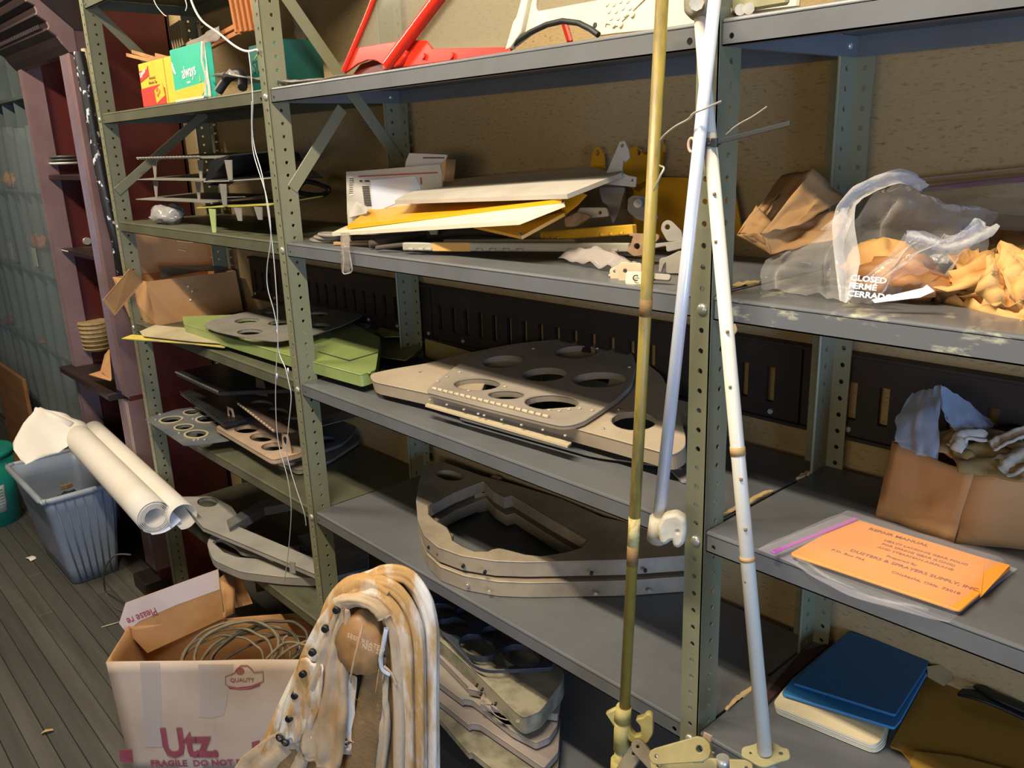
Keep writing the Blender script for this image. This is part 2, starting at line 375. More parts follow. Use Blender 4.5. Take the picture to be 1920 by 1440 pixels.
# crown: stepped profile swept along x
cp = [(.06, 1.12), (-.13, 1.12), (-.13, 1.09), (-.118, 1.085), (-.112, 1.06), (-.09, 1.05), (-.085, 1.03), (-.09, 1.02), (-.06, 1.0), (-.055, .985), (-.06, .975), (-.035, .955), (-.02, .93), (0, .905), (.02, .9), (.02, .98), (.06, .98)]
crown = [(yf+.0+y, z+.02) for y, z in cp]
obj('crown_moulding', extrude_x(crown, xl-.03, xr+.012), dark, cab)
obj('crown_end', extrude_x([(min(y, .1)-.001, z) for y, z in crown[1:-1]], xr+.012, xr+.03), mauve, cab)
obj('dentil', join(*[box((xl+k*.022, yf-.068, 1.005), (xl+k*.022+.012, yf-.055, 1.02), .001) for k in range(30)]), dark, cab)
# ================================================================ left bay, top board
yel = M('yellow_card', 'f0c63a', 'e6b52c', rough=.6); redc = M('red_card', 'd8382a', rough=.6); teal = M('teal_card', '3fc59f', '35b491', rough=.55); teald = M('dark_teal_card', '17655a', '12554c', rough=.55)
cream = M('cream_card', 'e0d6bd', 'd2c6a8', rough=.85); white = M('white_print', 'f2efe4', rough=.7)
def carton(name, label, x0, x1, y0, h, dep, zb, body, group=None):
    t = thing(name, label, 'carton', ((x0+x1)/2, y0+dep/2, zb), group)
    obj('carton_body', box((x0, y0, zb), (x1, y0+dep, zb+h), .002), body, t); return t
def front(x, y, z): return frame((x, y, z), (1, 0, 0), (0, 0, 1))
def decal(pts, x, y, z, t=.0006): return xf(plate(pts, (), t), front(x, y, z))
a, b = H(270, 200, y=.012), H(330, 190, y=.012); x0, x1 = a.x, b.x; ty = .012
t = carton('tea_carton', 'yellow and red tea carton at the left end of the olive top board', x0, x1+.012, ty, .122, .075, Z1, yel)
wd = x1-x0
obj('print_panel', decal([(0, 0), (wd*.74, 0), (wd*.74, .042), (wd*.6, .054), (0, .05)], x0, ty-.0006, Z1+.002), redc, t)
obj('print_panel', decal([(wd*.44, .004), (wd*.72, .022), (wd*.68, .056), (wd*.42, .04)], x0, ty-.0012, Z1+.002), yel, t)
obj('logo', decal([(0, .07), (wd*.3, .084), (wd*.3, .112), (wd*.24, .102), (.002, .102)], x0+.004, ty-.0008, Z1), redc, t)
obj('lettering', text('Lipton', .019, front(x0+.009, ty-.0016, Z1+.083) @ Matrix.Rotation(.3, 4, 'Z'), bold=.0004), white, t)
obj('lettering', text("America's\nFavorite Tea", .0125, front(x0+wd*.4, ty-.001, Z1+.073), align='CENTER', bold=0), M('brown_ink', '6a4a12', rough=.8), t)
obj('lettering', text("TEA\nBAGS", .013, front(x0+wd*.48, ty-.002, Z1+.032) @ Matrix.Rotation(.5, 4, 'Z')), redc, t)
obj('seam', decal([(0, 0), (.003, 0), (.003, .122), (0, .122)], x0+wd*.79, ty-.0006, Z1), M('dull_yellow', 'b08e22', rough=.7), t)
a, b = H(331, 190, y=.006), H(389, 180, y=.006); x2, x3 = x1+.016, x1+.016+(b.x-a.x)*1.0; gy = .006; gw = x3-x2
t = carton('pad_carton', 'torn mint green carton with a white crescent, beside the yellow tea carton', x2, x3, gy, .135, .03, Z1, teal)
obj('print_panel', decal([(.006, .006), (gw-.03, .006), (gw-.006, .02), (gw-.004, .038), (.006, .03)], x2, gy-.0006, Z1), yel, t)
obj('print_panel', decal([(0, 0), (gw-.02, 0), (gw-.02, .006), (0, .006)], x2, gy-.0006, Z1), cream, t)
obj('crescent', decal([(.004, .094), (.006, .104), (.012, .098), (.018, .084), (.026, .072), (.024, .07), (.014, .075), (.007, .085)], x2+.002, gy-.001, Z1), white, t)
obj('lettering', text('always', .044, front(x2+gw*.55, gy-.001, Z1+.058) @ Matrix.Rotation(.05, 4, 'Z'), align='CENTER', bold=.0004, xs=.82), white, t)
obj('lettering', text('maxi', .012, front(x2+gw*.5, gy-.001, Z1+.042), align='CENTER'), white, t)
obj('print_panel', decal([(gw-.03, .04), (gw-.024, .042), (gw-.026, .058)], x2, gy-.001, Z1), yel, t)
obj('torn_edge', ribbon([(x3, gy+.002, Z1), (x3+.004, gy+.004, Z1+.05), (x3+.001, gy+.003, Z1+.09), (x3+.004, gy+.006, Z1+.136)], [.02, .008, .014, .01], .001, (1, -.3, 0), wav=.004, ws=40), cream, t)
x4 = x3+.012; x5 = H(520, 165, y=.1).x
t = carton('pad_carton', 'dark teal carton lying behind the perforated olive post and torn film', x4, -.15, .13, .128, .11, Z1, teald)
obj('lettering', text('SUP', .045, front(x4+.012, .129, Z1+.06), bold=.0006), M('teal_ink', '0e2f2a', rough=.8), t)
obj('crescent', decal([(0, .1), (.03, .118), (.07, .122), (.03, .112)], x4+.02, .1294, Z1-.01), M('lime_print', '7aa348', rough=.7), t)
clear = film('clear_film', 'd8d2c8', .22)
t = obj('plastic_film', grid(lambda a, b: (x3+.02+a*(.30-x3), .012+.02*a+.1*b+nz((a, b, 3), 6, .02), Z1+.004+.05*(1-b*.4)*max(0, 1-a*1.15)*(.6+.4*math.sin(a*5+1))+abs(nz((a, b, 1), 5, .02))*(1-.6*a)), 26, 10, .0006), film('dusty_film', 'b5aaa0', .55))
tag(t, 'crumpled dusty clear plastic film lying beside the teal carton on the top board', 'film')
t = obj('rubber_gasket', tube([(x3+.04, .02, Z1+.012), (x3+.07, .04, Z1+.045), (x3+.12, .05, Z1+.05), (x3+.16, .03, Z1+.014)], .012), black); tag(t, 'black rubber gasket under the dusty film on the olive top board', 'gasket')
stickm = M('pale_lath', 'b98955', 'a3733f', rough=.8, scale=12, stretch=(1, 1, 8))
for k, (p, q, r) in enumerate((((238, 103), (300, 118), (330, 113)), ((248, 97), (292, 110), (330, 108)), ((292, 103), (320, 110), (345, 112)))):
    P = [H(u, v, y=.1+.02*k) for u, v in (p, q, r)]
    t = obj('bent_lath', join(bar(P[0], P[1], .011, .006, (0, 1, 0)), bar(P[1], P[2], .011, .006, (0, 1, 0))), stickm)
    tag(t, ('lowest bent wooden lath sticking out behind the yellow tea carton', 'upper bent wooden lath sticking out behind the yellow tea carton', 'short wooden lath reaching behind the mint green carton')[k], 'lath', 'laths behind the tea carton')
lathm = M('orange_lath', 'b9733c', 'a8642f', rough=.75, scale=10)
def lath_stack(label, c0, c1, n, w, step, mat):
    t = thing('lath_bundle', label, 'laths', c0)
    for k in range(n):
        o = Vector(step)*k; obj('lath', bar(Vector(c0)+o, Vector(c1)+o, .02, w, step, .001), mat, t)
    return t
p0, p1 = H(430, -30, y=.1), H(447, 62, y=.1)
t = lath_stack('upright bundle of orange wooden laths beside the perforated olive post at the top', p0, p1, 5, .0085, (.0165, .006, 0), lathm)
p0, p1 = H(322, 50, y=.2), H(331, 95, y=.2)
lath_stack('bundle of short pale laths standing upright behind the cartons', p0, p1, 5, .009, (.02, 0, .002), M('dusty_lath', '8b7752', '75623f', rough=.85))
for k, (p, q) in enumerate((((362, 92), (446, 48)), ((372, 99), (450, 60)))):
    t = obj('wooden_lath', bar(H(*p, y=.13+.015*k), H(*q, y=.1), .012, .012, (0, 1, 0)), lathm); tag(t, ('sloping orange lath above the mint green carton, upper of two', 'sloping orange lath above the mint green carton, lower of two')[k], 'lath')
t = obj('plastic_sleeve', grid(lambda a, b: H(350+a*62, 92-a*32, y=.09)+Vector((0, .0, (b-.5)*.03+nz((a, b, 8), 4, .006)))+Vector((0, nz((a, b, 2), 5, .01), 0)), 14, 5, .0006), film('dusty_film', 'b5aaa0', .55)); tag(t, 'clear plastic sleeve wrapped along the sloping laths', 'sleeve')
# white cord and thin wires that hang in front of the left bay
cordm = M('white_cord', 'd9d4c6', rough=.6); wire = M('bare_wire', 'cfcdc4', rough=.35, metal=.4)
def strand(pts, r, y=-.012): return tube([H(u, v, y=yy) for (u, v, yy) in pts], r, 6)
t = obj('cord', strand([(352, -30, -.02), (360, 5, -.02), (378, 38, -.02), (410, 62, -.02), (440, 86, -.02), (462, 96, -.012), (482, 93, -.006)], .0028), cordm); tag(t, 'white cord sagging from the top board to the perforated olive post', 'cord')
t = obj('wire', strand([(466, 96, -.012), (470, 130, -.014), (474, 190, -.016), (473, 240, -.016), (478, 280, -.016), (492, 330, -.018), (503, 400, -.02), (512, 470, -.02), (519, 560, -.02), (521, 620, -.02), (523, 660, -.02), (535, 690, -.02), (541, 715, -.02), (546, 745, -.02), (541, 800, -.02), (538, 850, -.02), (552, 905, -.02), (570, 960, -.016), (574, 985, -.012)], .0013), wire); tag(t, 'longest thin bare wire hanging in front of the olive shelving bay', 'wire')
t = obj('wire', strand([(472, 190, -.02), (472, 240, -.02), (476, 290, -.02), (500, 370, -.024), (508, 440, -.024), (501, 500, -.026), (502, 540, -.026), (514, 585, -.024), (521, 630, -.024), (518, 690, -.024), (517, 760, -.024), (522, 830, -.024), (540, 900, -.022), (546, 960, -.022), (540, 1040, -.022), (533, 1090, -.022)], .0012), wire); tag(t, 'thin bare wire looping beside the longest hanging wire', 'wire')
t = obj('wire_splice', join(*[cyl(H(u, v, y=-.022), H(u+.6, v+11, y=-.022), .0024, 8) for u, v in ((520, 618), (519, 700), (540, 690))]), M('solder_grey', 'd8d8d6', rough=.4, metal=.5), None); tag(t, 'small pale crimped splices on the hanging wires', 'splice', None, 'stuff')
t = obj('cord', strand([(282, -20, -.015), (292, 8, -.015), (306, 26, -.012), (312, 30, -.01)], .0013), cordm); tag(t, 'short thin cord hanging under the upper olive board', 'cord')
t = obj('cord', strand([(345, -10, -.018), (350, 10, -.018), (348, 20, -.018)], .0013), cordm); tag(t, 'frayed cord end dangling left of the sagging white cord', 'cord')
# ================================================================ left bay, second board: ribs in rows
dkrib = M('black_painted_rib', '1d1d1e', '2a2927', rough=.4, scale=8); dustrib = M('dusty_alloy', '8f8a7d', '75716a', rough=.55, metal=.15, scale=8)
t = thing('rib_shelf_stack', 'rack of three dusty grey alloy plates held apart by tapered brackets', 'rib stack', H(300, 400, y=.1))
for k, (u0, u1, v0, v1) in enumerate(((257, 405, 298, 295), (258, 400, 336, 338), (254, 390, 373, 379))):
    P = [H(u0, v0, y=.06), H(u1, v1, y=.03), H(u1, v1, y=.03)+Vector((.01, .2, .01)), H(u0, v0, y=.06)+Vector((.03, .2, .01))]
    obj('rib_plate', poly3(P, .0025), dustrib, t)
P0, P1 = H(257, 298, y=.055), H(405, 295, y=.026)
obj('piano_hinge', join(*[cyl(P0.lerp(P1, k/24)+Vector((0, 0, .003)), P0.lerp(P1, (k+.8)/24)+Vector((0, 0, .003)), .003, 6) for k in range(20)]), dustrib, t)
for k, (u, v, h) in enumerate(((290, 300, 34), (376, 300, 38), (292, 339, 32), (372, 341, 34))):
    a = H(u, v, y=.075); b = H(u+2, v+h, y=.075)
    obj('bracket', poly3([a+Vector((-.02, 0, 0)), a+Vector((.02, 0, 0)), b+Vector((.007, 0, 0)), b+Vector((-.007, 0, 0))], .002), dustrib, t)
t = thing('wing_rib', 'black painted wing rib stacked beside the dusty alloy plates', 'rib', H(460, 400, y=.1))
pl = Pl(H(470, 295, y=.06), (0, -.12, 1))
P = [H(383, 345, y=.03), H(395, 302, y=.03), H(430, 290, y=.04), H(530, 280, y=.06), H(560, 285, y=.2), H(566, 300, y=.3), H(500, 300, y=.3), H(430, 345, y=.2)]
obj('rib_web', poly3(P, .004), dkrib, t)
for k, v in enumerate((338, 387)):
    P = [H(378-10*k, v+2, y=.02), H(508, v-4, y=.02), H(606, v-6-14*k, y=.22), H(585, v-20, y=.32), H(430, v-10, y=.32)]
    obj('rib_web', poly3(P, .0025), dkrib if k == 0 else M('yellow_green_primer', 'b5b04a', '9c983c', rough=.6, scale=9), t)
obj('rib_edge', tube([H(383, 341, y=.018), H(440, 339, y=.018), H(510, 334, y=.018)], .002, 3), dustrib, t)
obj('loop', tube([H(560, 352, y=.25), H(575, 340, y=.25), H(610, 350, y=.25), H(616, 358, y=.25), H(600, 366, y=.25), H(565, 362, y=.25)], .007, 5, cyc=True), dkrib, t)
for (u, v, h, m) in ((430, 300, 38, dustrib), (418, 345, 42, dustrib), (398, 392, 44, M('pale_green_primer', 'a9b878', '8fa060', rough=.6)), (448, 390, 24, dustrib), (486, 388, 24, dustrib)):
    a = H(u, v, y=.016); b = H(u+4, v+h, y=.016)
    hs = [] 
    obj('bracket', poly3([a+Vector((-.025, 0, 0)), a+Vector((.018, 0, 0)), b+Vector((.008, 0, 0)), b+Vector((-.014, 0, 0))], .0025), m, t)
for v in (300, 325, 358): 
    obj('slot_strip', bar(H(425, v+45, y=.05), H(460, v+44, y=.05), .004, .002), dustrib, t)
def crumple(c, rx, ry, rz, seed, n=22, amp=.35, flat=.9):
    def fn(a, b):
        th = a*2*PI; ph = (b-.5)*PI*.98; d = Vector((math.cos(th)*math.cos(ph), math.sin(th)*math.cos(ph), math.sin(ph)))
        k = 1+amp*noise.noise(d*2.1+Vector((seed, 0, 0)))+amp*.5*noise.noise(d*5+Vector((0, seed, 0)))
        p = Vector((d.x*rx*k, d.y*ry*k, d.z*rz*k)); p.z = max(p.z, -rz*flat); return Vector(c)+p
    return grid(fn, n, n//2, .0006, close=True)
c = H(302, 398, y=.05)
t = obj('plastic_bag', crumple((c.x, c.y+.02, Z2+.028), .085, .045, .032, 4), film('grey_film', 'a9a59e', .6)); tag(t, 'small crumpled grey plastic bag at the left end of the second olive board', 'bag')
# ================================================================ left bay, third board
kr2 = M('box_card', 'c0915f', 'ae8052', rough=.85, scale=5)
t = thing('cardboard_box', 'open brown cardboard box with loose flaps on the third olive board', 'box', H(400, 620, z=0))
A = Vector((-1.07, .04, .001)); B = Vector((-1.085, .355, .001)); Cb = Vector((-1.32, .03, .001)); Db = Vector((-1.33, .345, .001))
ft0, ft1 = H(275, 528, x=-1.1), H(478, 503, x=-1.12); ft1.y = min(ft1.y, .36)
lt = Vector((-1.34, .0, .15)); rt_ = Vector((-1.34, .35, .15))
obj('box_wall', poly3([A, B, ft1, ft0], .004), kr2, t)
obj('box_wall', poly3([A, ft0, lt, Cb], .004), kr2, t)
obj('box_wall', poly3([B, Db, rt_, ft1], .004), kr2, t)
obj('box_wall', poly3([Cb, lt, rt_, Db], .004), kr2, t)
obj('box_floor', poly3([A, B, Db, Cb], .003), kr2, t)
obj('flap', poly3([H(246, 436, x=-1.33), H(252, 515, x=-1.335), H(345, 503, x=-1.335), H(420, 492, x=-1.335), H(425, 440, x=-1.33)], .003), kr2, t)
f0 = ft0+Vector((-.004, -.004, .001)); f1 = H(256, 520, y=-.03)
obj('flap', poly3([H(243, 503, y=-.03), H(268, 528, y=.02), H(215, 591, y=-.06), H(193, 562, y=-.09)], .003), kr2, t)
obj('flap', poly3([ft0+Vector((-.03, .06, .002)), ft0+Vector((-.01, .2, .012)), ft1+Vector((-.004, -.01, .004)), ft1+Vector((-.1, -.03, .02)), ft0+Vector((-.15, .1, .03))], .002), dkrib, t)
for u, v in ((352, 537), (360, 546), (357, 562)):
    obj('paint_fleck', cyl(H(u, v, x=-1.088), H(u, v, x=-1.083), .004, 6), cream, t)
t = obj('shelf_flecks', join(*[bar(H(u, v, x=-1.31), H(u+dx, v+3, x=-1.31), .006, .002) for u, v, dx in ((332, 452, 30), (335, 468, 14), (346, 437, 5), (395, 482, 5))]), cream); tag(t, 'white scraps of tape stuck on the dark back of the cardboard box', 'tape', None, 'stuff')
# plates and ribs lying on it
pt = M('pale_primer', 'b3a583', '98896a', rough=.6, scale=9); ylw = M('worn_yellow', 'c3b04a', 'a89a62', rough=.6, scale=18, lo=.45, hi=.6)
Q = Pl((0, 0, .012), (0, 0, 1))
t = obj('flat_plate', Q.plate([(228, 635), (247, 628), (330, 633), (430, 645), (420, 652), (360, 645)], t=.0025), ylw); tag(t, 'thin yellow edged plate jutting out over the third olive board', 'plate')
Q = Pl((0, 0, .02), (0, 0, 1)); t = obj('flat_plate', Q.plate([(262, 622), (290, 610), (345, 615), (400, 632), (430, 645), (360, 640), (268, 630)], t=.0025), pt); tag(t, 'thin pale primer plate lying on the yellow edged plate', 'plate')
grn = M('apple_green_paint', '8c9a5a', '7b884c', rough=.35, scale=6)
t = thing('rib_pan', 'apple green pan rib lying between the olive post and the cardboard box', 'rib', (-.35, .1, 0))
Q = Pl((-.3, .08, .05), (0.0, -.06, 1))
o = [(343, 594), (345, 608), (430, 634), (545, 668), (676, 703), (704, 694), (713, 634), (640, 596), (520, 588)]
obj('rib_web', Q.plate(o, [(693, 699, .0035)], t=.003, bev=.001, edge=.03, rnd=.008), grn, t)
Q2 = Pl((-.3, .08, .0525), (0.0, -.06, 1)); obj('panel_line', Q2.plate([(596, 660), (597, 659), (655, 675), (708, 660), (708, 661), (655, 677)], t=.0006), M('dark_line', '2f3520', rough=.8), t)
ga = M('grey_alloy', '8b8578', '746f66', rough=.5, metal=.1, scale=8)
t = thing('holed_rib', 'grey alloy rib with round lightening holes on the apple green pan', 'rib', (-.3, .15, .07))
Q = Pl((-.45, .1, .069), (-.02, -.03, 1))
obj('rib_web', Q.plate([(380, 611), (400, 600), (430, 592), (500, 578), (560, 562), (640, 556), (676, 563), (687, 580), (675, 596), (640, 612), (587, 629), (520, 641), (470, 636), (405, 622)],
    [(463, 602, .048, .033), (468, 623, .05, .03), (525, 606, .042, .032), (592, 590, .045, .036), (642, 574, .042, .034), (600, 611, .04, .026), (505, 588, .03, .02)], t=.0025, flange=.008, rnd=.02), ga, t)
t = thing('holed_rib', 'lower grey alloy rib peeping from under the holed rib on the green pan', 'rib', (-.2, .2, .06))
Q = Pl((-.2, .2, .054), (-.02, -.03, 1))
obj('rib_web', Q.plate([(560, 640), (600, 655), (650, 636), (695, 610), (703, 590), (680, 575), (600, 590)], [(660, 612, .03, .02)], t=.0025, flange=.008, rnd=.02), ga, t)
t = obj('flat_plate', Pl((-.05, .3, .03), (.0, -.05, 1)).plate([(700, 645), (712, 618), (792, 634), (792, 652), (760, 676), (705, 668)], [(760, 660, .004)], t=.003), M('khaki_primer', '8a8350', '74703f', rough=.6, scale=7)); tag(t, 'khaki plate behind the apple green pan near the slotted rail', 'plate')
t = obj('flat_plate', Pl((-.05, .3, .05), (.0, -.1, 1)).plate([(705, 622), (716, 612), (790, 630), (720, 632)], t=.003), M('khaki_primer', '8a8350', '74703f', rough=.6, scale=7)); tag(t, 'narrow khaki plate on top of the khaki plate beside the slotted rail', 'plate')
t = obj('flat_plate', box((.04, .366, .002), (.5, .371, .05), .001, Matrix.Rotation(.03, 4, 'Y')), M('pale_strip', '8d7c4a', '786a3f', rough=.7)); tag(t, 'pale strip leaning on the wall under the slotted rail', 'strip')
# ================================================================ left bay, fourth board
blu = M('dusty_blue_alloy', '5c6068', '7a786e', rough=.45, metal=.2, scale=7)
t = thing('holed_rib', 'dark glossy rib sheet with ringed holes jutting past the far olive post', 'rib', (-.8, .05, Z4+.03))
Q = Pl((-.8, .05, Z4+.03), (-.03, .0, 1))
o = [(272, 786), (330, 768), (362, 764), (400, 790), (440, 818), (432, 826), (376, 834), (345, 836)]
hl = [(321, 788, .04, .033), (345, 802, .036, .026), (368, 815, .045, .03), (388, 787, .045, .03), (360, 774, .035, .024)]
obj('rib_web', Q.plate(o, hl, t=.0025, flange=.008, rnd=.01), blu, t)
for h_ in hl:
    c = Q.at(h_[0], h_[1]); obj('hole_rim', xf(plate(circ(c[0], c[1], h_[2]*1.22, 20, h_[3]*1.22), [circ(c[0], c[1], h_[2], 20, h_[3])], .003), Q.m @ Matrix.Translation((0, 0, .002))), pt, t)
for u, v in ((292, 788), (300, 778), (336, 813), (364, 826), (372, 824), (384, 825), (362, 786)): obj('rivet', xf(cyl((0, 0, 0), (0, 0, .004), .005, 8), Matrix.Translation(Q.w(*Q.at(u, v)))), steel, t)
pk = M('pinkish_primer', 'b49a80', '9a846c', rough=.55, scale=8)
t = thing('holed_rib', 'pinkish tan rib with three holes and upright tabs at the fourth olive board', 'rib', (-.5, .1, Z4+.05))
Q = Pl((-.5, .1, Z4+.062), (-.02, 0, 1))
obj('rib_web', Q.plate([(403, 801), (430, 790), (460, 784), (520, 790), (600, 800), (600, 835), (562, 851), (512, 864), (498, 857)], [(462, 805, .05, .034), (490, 821, .05, .03), (512, 838, .042, .032)], t=.0025, flange=.012, edge=.012, rnd=.02), pk, t)
for (u, v, du, dv, w) in ((434, 797, -8, -36, .04), (537, 850, -6, -36, .04)):
    a = Q.w(*Q.at(u, v)); f = frame(a+Vector((-.02, 0, 0)), (1, .25, 0), (0, 0, 1))
    obj('tab', xf(plate([(0, 0), (w, 0), (w*.75, .055), (w*.1, .062)], [circ(w*.4, .038, .009, 10, .013)], .0025), f), pk, t)
t = thing('holed_rib', 'brown rib with a hinged edge tilted over the pinkish tan rib', 'rib', (-.4, .2, Z4+.1))
Q = Pl(H(445, 748, y=.12), (.05, .05, 1)); br = M('brown_primer', '5d4a3c', '4b3b30', rough=.6, scale=7)
obj('rib_web', Q.plate([(441, 750), (470, 738), (560, 735), (640, 770), (552, 811), (518, 811)], [(490, 758, .045, .035), (520, 772, .045, .03), (548, 788, .03, .03)], t=.0025, flange=.008), br, t)
A_, B_ = Q.w(*Q.at(446, 756)), Q.w(*Q.at(516, 810))
for k in range(14): obj('hinge_knuckle', cyl(A_.lerp(B_, k/14), A_.lerp(B_, (k+.55)/14), .004, 8), pk, t)
a = H(482, 740, y=.16); obj('tab', xf(plate([(0, 0), (.05, 0), (.035, .06), (.005, .065)], (), .0025), frame(a, (1, .3, 0), (0, 0, 1))), br, t)
t = thing('holed_rib', 'blue grey round nosed rib behind the perforated olive post', 'rib', (-.1, .2, Z4+.05))
Q = Pl((-.15, .2, Z4+.045), (0, 0, 1))
obj('rib_web', Q.plate([(540, 865), (545, 800), (600, 770), (650, 775), (668, 795), (660, 815), (640, 832), (600, 846)], [(612, 825, .035, .03), (585, 800, .04, .03)], t=.0025, flange=.01, edge=.01, rnd=.02), blu, t)
Q = Pl((-.15, .2, Z4+.09), (0, -.05, 1)); obj('rib_web', Q.plate([(540, 795), (545, 765), (640, 755), (678, 762), (676, 780), (600, 800)], t=.002), blu, t)
t = thing('holed_rib', 'lower grey rib lying flat under the blue grey round nosed rib', 'rib', (-.1, .2, Z4+.01))
Q = Pl((-.15, .2, Z4+.016), (0, 0, 1)); obj('rib_web', Q.plate([(520, 866), (560, 800), (650, 790), (680, 800), (672, 828), (620, 862), (560, 885)], t=.0025, edge=.01, rnd=.02), ga, t)
t = thing('rib_stack', 'stack of black hinged ribs at the back of the fourth olive board', 'rib stack', (-.7, .25, Z4))
for k, (o, z) in enumerate((([(338, 735), (420, 795), (520, 770), (500, 730), (400, 720)], Z4+.085), ([(330, 698), (410, 735), (540, 730), (520, 690), (420, 680)], Z4+.19))):
    Q = Pl((-.7, .2, z), (0, 0, 1)); obj('rib_web', Q.plate(o, t=.003, edge=.012), dkrib, t)
    a_, b_ = Q.w(*Q.at(*o[0])), Q.w(*Q.at(*o[1])); obj('hinge', join(*[cyl(a_.lerp(b_, j/26), a_.lerp(b_, (j+.6)/26), .0035, 6) for j in range(26)]), ga if k else dkrib, t)
# ================================================================ left bay, fifth board
lg = M('light_grey_alloy', 'a09a8e', '88837a', rough=.5, metal=.1, scale=7)
t = thing('nose_rib', 'long grey rib frame with a straight bar on the fifth olive board', 'rib', (-.6, .1, Z5+.05))
Q = Pl((-.6, .05, Z5+.075), (0, 0, 1))
obj('rib_web', Q.plate([(330, 932), (400, 931), (435, 950), (450, 972), (425, 978), (600, 1052), (600, 1082), (380, 990)], [(389, 942, .05, .03)], t=.0025, flange=.012, edge=.012), lg, t)
obj('arm', poly3([H(425, 975, z=Z5+.09), H(490, 938, z=Z5+.09), H(560, 932, z=Z5+.09), H(560, 940, z=Z5+.09), H(495, 952, z=Z5+.09), H(430, 990, z=Z5+.09)], .03), blu, t)
obj('bar', poly3([H(381, 984, z=Z5+.055), H(388, 983, z=Z5+.055), H(519, 1047, z=Z5+.055), H(512, 1052, z=Z5+.055)], .004), lg, t)
obj('tab', poly3([H(544, 1052, y=-.02), H(554, 1054, y=-.02), H(555, 1075, y=-.02), H(545, 1073, y=-.02)], .003), lg, t)
t = thing('nose_rib', 'curved pale nose rib with a teardrop opening under the long rib frame', 'rib', (-.5, 0, Z5+.03))
Q = Pl((-.5, 0, Z5+.032), (0, 0, 1))
obj('rib_web', Q.plate([(388, 1020), (396, 1003), (420, 1004), (520, 1030), (560, 1022), (600, 1040), (600, 1085), (530, 1082), (450, 1072), (400, 1050)], [dict(o=[(398, 1016), (412, 1010), (440, 1024), (452, 1036), (470, 1040), (500, 1050), (445, 1045), (420, 1036)], r=.01), (582, 1030, .045, .03)], t=.003, bev=.001, edge=.026, flange=.01, rnd=.03), lg, t)
t = obj('flat_plate', Pl((-.2, .2, Z5+.03), (0, 0, 1)).plate([(560, 1010), (640, 985), (690, 1010), (690, 1070), (630, 1085)], t=.02, bev=.003), blu); tag(t, 'dim blue grey plate behind the perforated olive post on the fifth board', 'plate')
# ================================================================ middle bay, top board: two glazed frames
redp = M('red_gloss', 'c42d1a', 'b82716', rough=.25, scale=5); crm = M('cream_white_paint', 'c8bc9c', 'bcae8a', rough=.4, scale=6)
glassm = film('smoky_glazing', '807c6a', .35, rough=.08, bump=.03)
FR = Pl((0, .022, Z1+.001), (0, -1, .16))
def ftube(pl, pts, r, off=0): return tube([pl.w(*pl.at(*p), off) for p in pts], r, 0, res=3)
t = thing('glazed_frame', 'bright red aircraft door frame with smoky glazing on the top grey board', 'door frame', (.45, .02, Z1))
obj('edge_tube', ftube(FR, [(648, 134), (690, 36), (704, 0), (722, -50)], .006, .004), redp, t)
obj('bottom_rail', FR.plate([(649, 136), (653, 126), (670, 91), (757, 77), (800, 77), (812, 93), (955, 90), (958, 97), (900, 105), (752, 126), (720, 130), (719, 120), (705, 112), (690, 112), (672, 119)], t=.005, bev=.001), redp, t)
obj('opening_shade', FR.plate([(650, 140), (668, 118), (690, 111), (708, 114), (722, 128)], t=.002, lift=-.012), M('shade_red', '5a1a12', rough=.5), t)  # dark sheet added to paint the shade of the open arch under the rail
obj('diagonal_tube', ftube(FR, [(738, 124), (750, 108), (832, 0), (868, -48)], .0125, .012), redp, t)
obj('gusset', FR.plate([(728, 122), (752, 96), (762, 92), (768, 98), (758, 120), (748, 126)], t=.012, bev=.003, lift=.006), redp, t)
for u, v in ((797, 106), (850, 105), (744, 103), (752, 112), (738, 116), (755, 100)):
    obj('rivet', xf(cyl((0, 0, 0), (0, 0, .005), .006 if u > 780 else .003, 10), FR.m @ Matrix.Translation((*FR.at(u, v), .002 if u > 780 else .012))), redp, t)
obj('glazing', FR.plate([(672, 92), (705, 0), (722, -50), (865, -50), (757, 78)], t=.002, lift=-.002), glassm, t)
obj('glazing', FR.plate([(766, 92), (870, -48), (1000, -48), (988, 0), (962, 92)], t=.002, lift=-.002), glassm, t)
obj('top_rail', ftube(FR, [(722, -50), (868, -48), (1000, -48)], .008, .004), redp, t)
t = thing('glazed_frame', 'cream white aircraft door frame with rivets beside the red frame', 'door frame', (.85, .02, Z1))
WH = Pl((0, .03, Z1+.001), (0, -1, .16))
obj('door_skin', WH.plate([(960, 92), (974, 45), (980, 36), (990, 0), (1000, -40), (1330, -60), (1318, 42), (1225, 55), (1155, 62), (1126, 66), (1112, 55), (1090, 44), (1060, 40), (1030, 46), (1000, 62)], [dict(o=[(1004, 24), (1150, -3), (1260, -25), (1262, -45), (1010, -38)], r=.012)], t=.005, bev=.001), crm, t)
obj('edge_strip', WH.plate([(959, 93), (973, 45), (979, 36), (989, 0), (1000, -40), (1008, -40), (998, 0), (985, 62), (966, 90)], t=.012, bev=.002, lift=.006), crm, t)
obj('glazing', WH.plate([(1000, 26), (1150, 0), (1265, -24), (1266, -48), (1006, -42)], t=.002, lift=-.003), glassm, t)
for k in range(14):
    u, v = 1142+(k % 4)*13+(k//4)*4, 8+(k//4)*13-(k % 4)*3+(k % 2)*3
    obj('rivet', xf(cyl((0, 0, 0), (0, 0, .004), .0042, 10), WH.m @ Matrix.Translation((*WH.at(u, v), .002))), crm, t)
obj('doubler_plate', WH.plate([(1138, 52), (1140, 45), (1160, 50), (1212, 0), (1222, -12), (1150, -6), (1142, 4)], t=.002, lift=.0036), crm, t)
